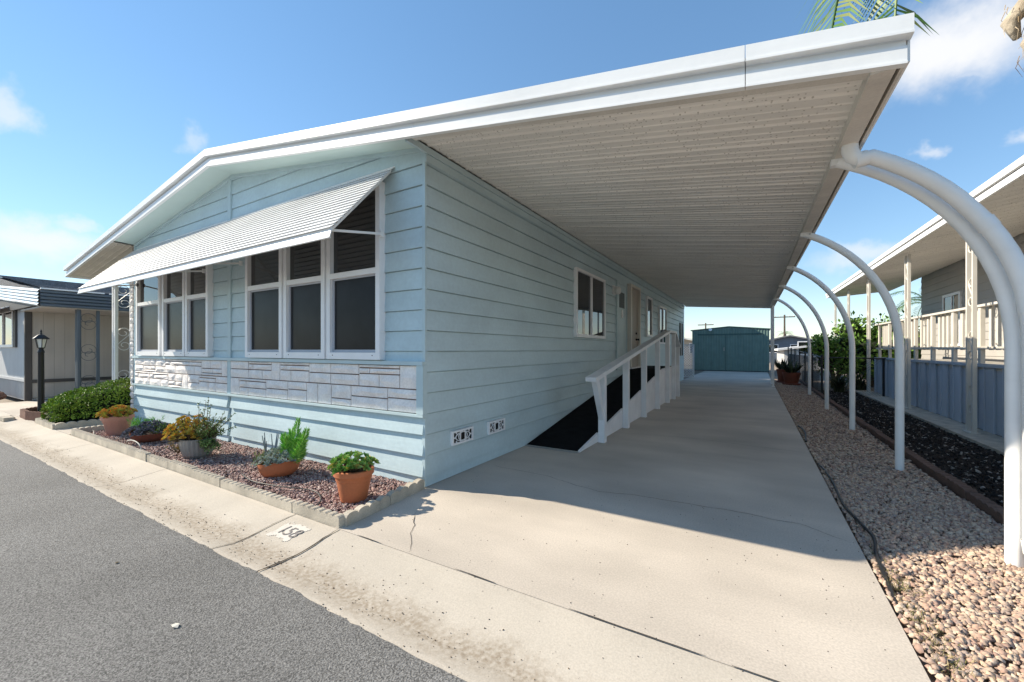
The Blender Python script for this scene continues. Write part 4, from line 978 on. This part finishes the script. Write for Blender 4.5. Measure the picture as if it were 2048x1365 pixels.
for k in range(9):
    t = k/8; m.prism([(NY-.05-.62*t, 2.60-.30*t), (NY-.14-.62*t, 2.555-.30*t), (NY-.13-.62*t, 2.535-.30*t), (NY-.04-.62*t, 2.58-.30*t)], -18.5, -14.85, 'x')
m.build('window_hood', WHT, ln)
# gabled roof with corrugated front and slate fascia along its carport
FX = -11.7; FY = -.45
def lz(x): return 2.78+.27*(min(FX, 999)-x)*.55 if x < FX else 2.78
MB().prism([(-26, lz(FX)+.02), (FX-.1, lz(FX)+.02), (FX-.1, lz(FX)+.05), (-14.2, 3.10), (-17.5, 3.62), (-26, 3.4)], FY+.1, 14, 'y').build('attic', SHI, ln)
rows = 16
for k in range(rows):                                     # courses of shingles climbing from the carport edge
    t0, t1 = k/rows, (k+1.25)/rows; xa = FX-.05-(5.7)*t0; xb = FX-.05-5.7*t1; za = 2.80+.86*t0; zb3 = 2.80+.86*t1
    MB().add([(xa, FY+.06, za+.03), (xa, 14, za+.03), (xb, 14, zb3+.01), (xb, FY+.06, zb3+.01), (xa, FY+.06, za+.004), (xa, 14, za+.004)], [(0, 1, 2, 3), (0, 4, 5, 1)]).build('shingle_course', SHI, ln)
for k in range(9): B('drip_edge', WHT, ln, (FX-.03, FX+.055, FY+k*1.2+.02, FY+k*1.2+1.12, 2.785, 2.815))
for k in range(5):                                         # ribbed slate fascia
    z0 = 2.38+k*.08; MB().prism([(FX, z0), (FX+.035, z0+.012), (FX+.035, z0+.058), (FX, z0+.078)], FY+.02, 12, 'y').build('fascia_rib', NBF, ln)
for k in range(5):                                         # galvanised ribs of the gable front
    z0 = 2.38+k*.08; f = lambda x: .10*(FX-x); MB().add([(FX, FY, z0), (-18, FY, z0+f(-18)), (-18, FY-.03, z0+.03+f(-18)), (FX, FY-.03, z0+.03), (FX, FY, z0+.078), (-18, FY, z0+.078+f(-18))], [(0, 1, 2, 3), (3, 2, 5, 4)]).build('gable_rib', NBC, ln)
B('carport_ceiling', NBW, ln, (NX+.02, FX-.01, FY+.05, 12, 2.36, 2.40))
B('gable_backing', NBT, ln, (-18, FX-.02, FY+.012, FY+.05, 2.42, 2.76))
iron_post(ln, (-11.85, .42, 0), (0, 1, 0), .34, 2.37, NBF, bw=.06, n=3, sr=.006)
iron_post(ln, (-11.85, .22, 0), (1, 0, 0), .12, 2.37, NBF, bw=.05, n=1)
iron_post(ln, (-11.85, 5.2, 0), (0, 1, 0), .34, 2.37, NBF, bw=.06, n=3, sr=.006)
# mobility scooter parked under the neighbour carport
sc = thing('mobility_scooter', 'blue and white mobility scooter parked behind the white iron posts', 'scooter', (-12.4, 1.85, 0)); X, Y = -12.4, 1.85
def wheel(c, r, w):
    o = MB().lathe([(r*.6, -w/2), (r*.95, -w/2), (r, -w*.3), (r, w*.3), (r*.95, w/2), (r*.6, w/2)], 18, c, Matrix.Rotation(R(90), 3, 'X') @ Matrix.Rotation(R(0), 3, 'Z')).build('wheel', BLKM, sc, 'auto'); MB().lathe([(r*.55, -w*.52), (r*.55, w*.52)], 12, c, Matrix.Rotation(R(90), 3, 'X')).build('rim', HANDLE, o)
for dx, dy in ((.45, 0), (-.4, -.27), (-.4, .27)): wheel((X+dx, Y+dy, .15), .15, .09)
m = MB(); m.prism([(X-.6, .16), (X+.25, .14), (X+.3, .2), (X-.1, .22), (X-.15, .5), (X-.55, .5)], Y-.22, Y+.22, 'y'); m.build('body', SCB, sc); m = MB(); m.prism([(X+.25, .16), (X+.62, .3), (X+.55, .42), (X+.32, .95), (X+.24, .93), (X+.38, .4)], Y-.2, Y+.2, 'y'); m.build('front_cowl', SCB, sc)
B('seat', BLKM, sc, (X-.6, X-.12, Y-.24, Y+.24, .55, .66)); B('backrest', BLKM, sc, (X-.66, X-.56, Y-.23, Y+.23, .62, 1.12)); m = MB(); m.tube([(X+.26, Y-.3, 1.0), (X+.22, Y-.1, .98), (X+.22, Y+.1, .98), (X+.26, Y+.3, 1.0)], .018, 6); m.build('handlebar', BLKM, sc); B('headlamp', LAMPG, sc, (X+.42, X+.5, Y-.08, Y+.08, .66, .76)); B('basket', WHT, sc, (X+.36, X+.6, Y-.18, Y+.18, .80, .84))
# red rocks by the neighbour's front corner
for k, (x, y, s_, lab) in enumerate(((-15.1, -.75, .30, 'large red-brown rock by the grey neighbour wall'), (-14.55, -.85, .14, 'small red-brown rock between the large one and the corner post'))):
    m = MB(); 
    pr_ = [(.9, 0), (1.0, .25), (.85, .6), (.5, .85), (.1, .92)]; m.lathe([(a*s_, b*s_) for a, b in pr_], 12, (x, y, -.01))
    m.v = [(v[0]+.35*s_*noise.noise((v[0]*4, v[1]*4, v[2]*4)), v[1]+.3*s_*noise.noise((v[1]*5, v[0]*4, 7)), v[2]+.25*s_*noise.noise((v[0]*5, v[1]*5, 3))) for v in m.v]
    tag(m.build('boulder', ROCK), lab, 'rock')
edging('neighbour_edging', 'brown scalloped edging along the grey neighbour front wall', [(-17.5, -.98), (-14.0, -.95)], .14, EDB, .6, 4)

# ================================================================== right neighbour
rn = thing('neighbour_house', 'beige lap-sided neighbour home behind the railed deck on the right', 'house', (9, 9, 0))
WX = 7.6
B('wall', NRW, rn, (WX+.02, 14, 1.5, 15.9, 0, 3.9))
for k in range(15):
    z0 = 1.0+k*.2; m = MB(); m.prism([(WX-.018, z0), (WX+.018, z0), (WX+.018, z0+.199), (WX-.002, z0+.199)], 1.5, 15.9, 'y') if False else m.add([(WX-.018, 1.5, z0), (WX+.018, 1.5, z0), (WX+.018, 1.5, z0+.199), (WX-.002, 1.5, z0+.199), (WX-.018, 15.9, z0), (WX+.018, 15.9, z0), (WX+.018, 15.9, z0+.199), (WX-.002, 15.9, z0+.199)], [(0, 1, 2, 3), (7, 6, 5, 4), (0, 4, 5, 1), (1, 5, 6, 2), (2, 6, 7, 3), (3, 7, 4, 0)]); m.build('siding_board', NRW, rn)
w_ = B('window', WINF, rn, (WX-.05, WX+.0, 12.75, 12.82, 1.45, 2.95), (WX-.05, WX, 13.88, 13.95, 1.45, 2.95), (WX-.05, WX, 12.82, 13.88, 2.88, 2.95), (WX-.05, WX, 12.82, 13.88, 1.45, 1.52), (WX-.045, WX, 13.3, 13.36, 1.52, 2.88)); B('pane', GLS, w_, (WX-.03, WX-.025, 12.82, 13.88, 1.52, 2.88))
nc = thing('porch_roof', 'white-edged metal porch roof over the neighbour deck on the right', 'porch roof', (6.5, 9, 0))
EX = 5.47; YA, YB = .6, 19.6
def ez(y): return 3.40+.0135*(y-4)
def slab(name, x0, x1, lo, hi, mat): MB().add([(x, y, ez(y)+h) for h in (lo, hi) for x, y in ((x0, YA), (x1, YA), (x1, YB), (x0, YB))], [(0, 3, 2, 1), (4, 5, 6, 7), (0, 1, 5, 4), (1, 2, 6, 5), (2, 3, 7, 6), (3, 0, 4, 7)]).build(name, mat, nc)
slab('fascia', EX, EX+.03, 0, .085, WHT); slab('fascia_gap', EX+.02, EX+.035, .085, .115, NBT); slab('roof_edge_cap', EX-.02, EX+.03, .115, .20, WHT)
pans(nc, EX+.036, lambda y: ez(y)+.02, WX-.03, lambda y: 3.78, YA, YB)
ruled('roof_skin', ROOFM, nc, EX+.037, WX+.3, lambda y: ez(y)+.12, lambda y: 3.95, YA, YB, .05)
for y in (3.2, 6.33, 9.5, 13.2, 16.3, 19.2):
    o = iron_post(nc, (5.74, y, 0), (0, 1, 0), .21, ez(y)+.015, CRM, .032, bw=.048, n=4, sr=.010); MB().box(5.68, 5.80, y-.15, y+.15, .032, .045).build('post_foot', CRM, o)
dk = thing('deck', 'neighbour deck with cream railing and pale blue panelled skirting', 'deck', (6.8, 8.5, 0))
DX = 5.98
B('floor', CRM, dk, (DX+.02, WX-.03, 2.4, 13.6, 1.02, 1.08)); B('skirt_cap', NRS, dk, (DX-.03, DX+.10, 2.4, 13.62, 1.07, 1.12))
y = 2.4; k = 0
while y < 13.55:
    B('skirting_panel', NRS, dk, (DX+(.0 if k % 2 else .022), DX+.034, y+.003, y+.297, .035, 1.068)); B('panel_rib', NRS, dk, (DX-.016, DX-.001, y-.014, y+.014, .035, 1.068)); y += .30; k += 1
B('end_skirt', NRS, dk, (DX+.035, WX-.03, 13.56, 13.60, .035, 1.065))
def dr(y): return 2.06+.006*(y-4)
MB().bar((DX+.03, 2.4, dr(2.4)), (DX+.03, 13.6, dr(13.6)), .10, .04).build('top_rail', CRM, dk); MB().bar((DX+.03, 2.4, 1.37), (DX+.03, 13.6, 1.39), .05, .045).build('bottom_rail', CRM, dk)
y = 2.5; k = 0
while y < 13.6:
    if k % 5 == 0: B('railing_post', CRM, dk, (DX+.0, DX+.055, y-.05, y+.05, 1.122, dr(y)-.02))
    else: B('baluster', CRM, dk, (DX+.055, DX+.085, y-.05, y+.05, 1.345, dr(y)-.02))
    y += .215; k += 1
# big leafy bush and strap plants behind the deck
def bush(name, label, c, rad, h, mat, n, size, cat='bush', aspect=.5, blobs=10):
    t = thing(name, label, cat, (c[0], c[1], 0)); cs = []
    for i in range(blobs):
        a = random.uniform(0, 6.28); rr = rad*.6*math.sqrt(random.random()); cs.append((Vector((c[0]+rr*math.cos(a), c[1]+rr*math.sin(a), h*random.uniform(.3, .85))), rad*random.uniform(.3, .5)))
    cm = MB()
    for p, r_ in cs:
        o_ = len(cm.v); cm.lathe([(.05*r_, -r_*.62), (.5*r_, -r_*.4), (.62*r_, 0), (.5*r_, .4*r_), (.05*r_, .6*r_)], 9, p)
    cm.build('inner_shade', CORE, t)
    st = MB()
    for p, r_ in cs: st.tube([(c[0], c[1], 0), ((c[0]+p.x)/2, (c[1]+p.y)/2, p.z*.6), tuple(p)], [.05, .03, .012], 5, False)
    st.build('trunk', STEM, t)
    def f():
        p, r_ = random.choice(cs); d = rdir(); return p+d*r_*(random.uniform(.6, 1.05)+.15*noise.noise(d*3+p)), d
    m = MB(); leafy_blob(m, n, f, size, aspect, .05); m.build('crown', mat, t, recalc=False); return t
bush('leafy_bush', 'tall bright green broad-leaved bush behind the neighbour deck', (6.5, 16.8), 1.5, 2.5, LB, 3800, .17, 'bush', .55, 15)
bush('leafy_bush', 'lower dark green bush at the chain-link fence corner', (5.3, 15.9), .95, 1.9, LB, 2200, .14, 'bush', .5, 10)
bush('leafy_bush', 'sunlit yellow-green bush right of the tall bush', (8.0, 18.8), 1.3, 2.1, LH, 2200, .15, 'bush', .5, 9)
for (x, y, s_, lab) in ((5.1, 13.6, 1.0, 'dark strap-leaved clump by the fence corner'), (5.75, 14.4, 1.15, 'dark strap-leaved clump nearest the blue deck end'), (5.2, 15.0, .9, 'dark strap-leaved clump behind the fence')):
    t = thing('strap_plant', lab, 'plant', (x, y, 0)); m = MB()
    for i in range(170):
        a = random.uniform(0, 6.28); d = Vector((math.cos(a), math.sin(a), 0)); l = s_*random.uniform(.6, 1.1); p = Vector((x, y, 0))+d*random.uniform(0, .15); up = random.uniform(.6, 1.5); w = .016; sd_ = Vector((-d.y, d.x, 0))*w; P = [p]
        for k in range(1, 5): u = k/4; P.append(p+d*l*.55*u*u+Vector((0, 0, l*up*.75*(u-.42*u*u))))
        b_ = len(m.v)
        for k, q in enumerate(P): ww = 1-k/4.2; m.v += [tuple(q-sd_*ww), tuple(q+sd_*ww)]
        for k in range(4): m.f.append((b_+2*k, b_+2*k+1, b_+2*k+3, b_+2*k+2))
    m.build('leaves', LS, t, recalc=False)
# chain-link fence
fn = thing('chain_link_fence', 'black chain-link fence along the end of the gravel strip', 'fence', (4.47, 18, 0))
FP = [(4.5, 12.3), (4.5, 27.0)]; FH = 1.12
for y in (12.3, 14.7, 17.1, 19.5, 22, 24.5, 27): o = MB().tube([(4.5, y, 0), (4.5, y, FH+.03+.022*(y-12.3))], .03, 8).build('fence_post', BLKM, fn, 'auto'); MB().lathe([(.034, 0), (.036, .02), (.012, .05)], 8, (4.5, y, FH+.03+.022*(y-12.3))).build('post_cap', BLKM, o)
MB().tube([(4.5, 12.3, FH), (4.5, 27, FH+.32)], .018, 6).build('top_rail', BLKM, fn, 'auto'); MB().tube([(4.5, 12.3, FH), (5.95, 12.3, FH-.02)], .018, 6).build('top_rail', BLKM, fn, 'auto'); MB().tube([(5.9, 12.3, 0), (5.9, 12.3, FH)], .028, 6).build('fence_post', BLKM, fn, 'auto')
m = MB()
for k in range(-16, 210):
    for s_ in (1, -1):
        y0 = 12.3+k*.07; y1 = y0+1.08; a, b = (y0, .03), (y1, 1.11)
        if y0 < 12.3 or y1 > 27: continue
        if s_ < 0: a, b = (y0, 1.11), (y1, .03)
        m.tube([(4.5, a[0], a[1]), (4.5, b[0], b[1])], .0022, 3, False)
for k in range(0, 6):
    for s_ in (1, -1): m.tube([(4.5+k*.07, 12.3, .03 if s_ > 0 else 1.1), (4.5+k*.07+1.05, 12.3, 1.1 if s_ > 0 else .03)], .0022, 3, False)
m.build('wire_mesh', BLKM, fn, recalc=False)['kind'] = 'stuff'
# terracotta pots at the far end of the gravel
for (x, y, r_, h, mt, lab, pl) in ((3.98, 16.1, .30, .42, TERD, 'wide brown pot with spiky leaves at the far end of the gravel', 1), (3.75, 17.2, .22, .5, TERD, 'tall brown pot with upright leaves behind the wide one', 1)):
    t = thing('potted_plant', lab, 'potted plant', (x, y, 0)); MB().lathe([(r_*.95, .0), (r_, .03), (r_, .05), (r_*.8, .07)], 20, (x, y, 0)).build('saucer', mt, t, 'auto'); pot_round(t, (x, y, .05), r_*.72, r_, h, mt, .06)
    m = MB()
    for i in range(60):
        a = random.uniform(0, 6.28); d = Vector((math.cos(a)*.7, math.sin(a)*.7, random.uniform(.7, 1.7))); m.leaf(Vector((x+.1*math.cos(a), y+.1*math.sin(a), h)), d, Vector((math.cos(a), math.sin(a), 0)), random.uniform(.3, .62), .06, .2)
    m.build('leaves', LS, t, recalc=False)

# ================================================================== palms
def frond(m, st, base, d0, length, droop, n=46, leafl=.45, lw=.022, hang=.35, twist=0):
    """arching rachis with two ranks of drooping leaflets"""
    P = []; p = Vector(base); d = Vector(d0).normalized(); K = 16
    for i in range(K+1):
        P.append(p.copy()); p = p+d*(length/K); d = (d+Vector((0, 0, -droop/K*(1+1.2*i/K)))).normalized()
    st.tube(P, [.022*(1-.85*i/K)+.003 for i in range(K+1)], 5, False)
    for i in range(n):
        t = .12+.86*i/n; f = t*K; k = min(int(f), K-1); q = P[k].lerp(P[k+1], f-k); tg = (P[k+1]-P[k]).normalized(); sd_ = tg.cross(Vector((0, 0, 1)))
        if sd_.length < .1: sd_ = tg.cross(Vector((0, 1, 0)))
        sd_.normalize(); up = sd_.cross(tg)
        for s_ in (-1, 1):
            l = leafl*(.45+.55*math.sin(math.pi*min(1, t*1.05)))*random.uniform(.85, 1.1); dd = (sd_*s_*1.0+tg*.55+up*random.uniform(-.05, .35)).normalized(); m1 = q+dd*l*.5; e = q+dd*l+Vector((0, 0, -hang*l)); m1.z -= hang*l*.15
            wv = (dd.cross(up)).normalized()*lw*.5; wv = tg*lw*.5
            m.add([q-wv*.5, q+wv*.5, m1+wv, m1-wv, e], [(0, 1, 2, 3), (3, 2, 4)])
def palm(name, label, x, y, H, fr, scale=1., r=.13, boots=False, nl=46, seed=0):
    random.seed(seed); t = thing(name, label, 'palm tree', (x, y, 0)); m = MB(); K = 26; pr_ = []
    for i in range(K+1): z = H*i/K; pr_.append((r*(1.25-.3*i/K)+(.012 if i % 2 else 0), z))
    m.lathe(pr_, 12, (x, y, 0)); m.build('trunk', BRK, t)
    m = MB(); st = MB()
    for (az, el, l, dr_) in fr:
        d = Vector((math.cos(az)*math.cos(el), math.sin(az)*math.cos(el), math.sin(el))); frond(m, st, (x+d.x*.1, y+d.y*.1, H), d, l, dr_, nl, .56*scale, .028*scale, .45)
    m.build('crown', LP, t, recalc=False); st.build('frond_stem', LP, t, recalc=False)
    return t
# tall palm just beyond the frame: its old leaf bases and one hanging frond reach into view
PX, PYY, PH = 5.02, 2.06, 5.0
az0 = math.atan2(1.0-PYY, 3.25-PX)
pt = palm('palm_tree', 'palm whose hanging frond and shaggy leaf bases show at the upper right', PX, PYY, PH, [(az0+.035, .6, 3.35, 2.75), (az0+.22, .72, 3.2, 3.0)]+[(R(-70+k*16), .55+.3*math.sin(k*2), 2.3, 2.2) for k in range(6)]+[(R(40+k*60), 1.25, 1.6, .6) for k in range(4)], .95, .12, nl=78, seed=21)
m = MB(); fb = MB()
for i in range(26):
    a = i*2.4; z1 = 4.62-.035*i; rr = .14+.24*(1-abs(i-9)/20); d = Vector((math.cos(a), math.sin(a), 0)); b = Vector((PX, PYY, z1))
    m.tube([b+d*.08, b+d*rr*.75+Vector((0, 0, -.02)), b+d*rr+Vector((0, 0, -.14)), b+d*rr*.9+Vector((0, 0, -.30))], [.06, .075, .06, .025], 7)
    for k in range(34):
        q = b+d*rr*random.uniform(.5, 1)+rv(.09)+Vector((0, 0, -.2*random.random())); fb.tube([q, q+rv(.02)+Vector((0, 0, -.04)), q+rv(.045)+Vector((0, 0, -.10))], [.0035, .0025, .001], 3, False)
m.build('leaf_base', BRK, pt, True)['kind'] = 'stuff'; fb.build('fibre', FIB, pt, recalc=False)['kind'] = 'stuff'
palm('palm_tree', 'feathery palm beyond the neighbour deck, above the bush', 9.6, 22.5, 3.4, [(k*.55, .35+.35*(k % 3), 2.0, 1.7) for k in range(15)], .8, .14, nl=34, seed=4)
palm('palm_tree', 'tiny far palm beyond the white roofs', 9.7, 130, 5.6, [(k*.6, .4+.3*(k % 3), 2.4, 1.6) for k in range(12)], 1.2, .25, nl=14, seed=5)
random.seed(99)

# ================================================================== distance
def far_house(label, x0, x1, y0, y1, h, rise, wall, roof, windows=True, ov=.4):
    t = thing('far_house', label, 'house', ((x0+x1)/2, (y0+y1)/2, 0)); B('wall', wall, t, (x0, x1, y0, y1, -.1, h))
    xm = (x0+x1)/2; MB().prism([(x0-ov, h-.02), (xm, h+rise), (x1+ov, h-.02), (x1+ov, h+.12), (xm, h+rise+.14), (x0-ov, h+.12)], y0-ov, y1+ov, 'y').build('roof', roof, t)
    MB().prism([(x0, h), (x1, h), (xm, h+rise-.02)], y0+.01, y1, 'y').build('gable', wall, t)
    if windows:
        k = x0+.8
        while k < x1-1.2:
            w_ = B('window', WINF, t, (k, k+1, y0-.03, y0-.002, 1.0, 1.06), (k, k+1, y0-.03, y0-.002, 1.9, 1.96), (k, k+.06, y0-.03, y0-.002, 1.06, 1.9), (k+.94, k+1, y0-.03, y0-.002, 1.06, 1.9)); B('pane', GLS, w_, (k+.06, k+.94, y0-.015, y0-.005, 1.06, 1.9)); k += 2.1
    return t
far_house('low white-roofed house behind the chain-link fence', 4.6, 10.5, 33, 45, 1.3, .45, FARW, FARR)
far_house('grey shingled house with white fascia beyond the fence', 3.2, 9.0, 52, 64, 2.1, .75, mk('far_slate_wall', (.13, .16, .20), .7, .1), SHI)
far_house('dark-roofed far house right of the slate one', 10.5, 17, 58, 70, 2.0, .8, FARW, SHI)
far_house('pale far house seen past the green shed', -7.5, -1.2, 38, 50, 2.0, .6, mk('far_tan_wall', (.48, .42, .34), .8, .1), FARR)
far_house('distant low house far down the driveway line', -4, 4, 85, 95, 2.2, .8, FARW, SHI)
far_house('distant low house farther right', 22, 34, 78, 90, 2.3, .8, mk('far_cream_wall', (.5, .46, .40), .8, .1), SHI)
far_house('distant grey house far beyond the deck', 14, 24, 34, 44, 2.3, .7, FARW, FARR)
far_house('unseen two-storey grey house added behind the mobile home to shade the shed end', -9.5, -1.75, 17.5, 29.5, 5.3, .3, FARW, SHI, False, .12)  # hidden from the camera, added only to cast shade on the shed end
for (x, y, h, lab) in ((6.6, 72, 6.7, 'wooden utility pole standing right of the green shed'), (-5.3, 82, 6.4, 'wooden utility pole showing above the green shed roof')):
    t = thing('utility_pole', lab, 'utility pole', (x, y, 0)); MB().tube([(x, y, 0), (x, y, h)], [.16, .12], 8).build('pole', WOODP, t); B('crossarm', WOODP, t, (x-1.35, x+1.35, y-.07, y+.07, h-.42, h-.27))
    for dx in (-1.2, -.6, .6, 1.2): MB().lathe([(.05, 0), (.06, .08), (.03, .18)], 8, (x+dx, y, h-.27)).build('insulator', LAMPG, t)
for (x, y, h, lab) in ((40, 110, 5, 'far rounded tree on the horizon right of the palm'), (-9, 120, 4.5, 'far rounded tree left of the shed'), (17, 120, 4.6, 'far small tree beyond the white roofs')):
    t = bush('far_tree', lab, (x, y), 3.2, h, LSH, 900, .55, 'tree', .6, 8)
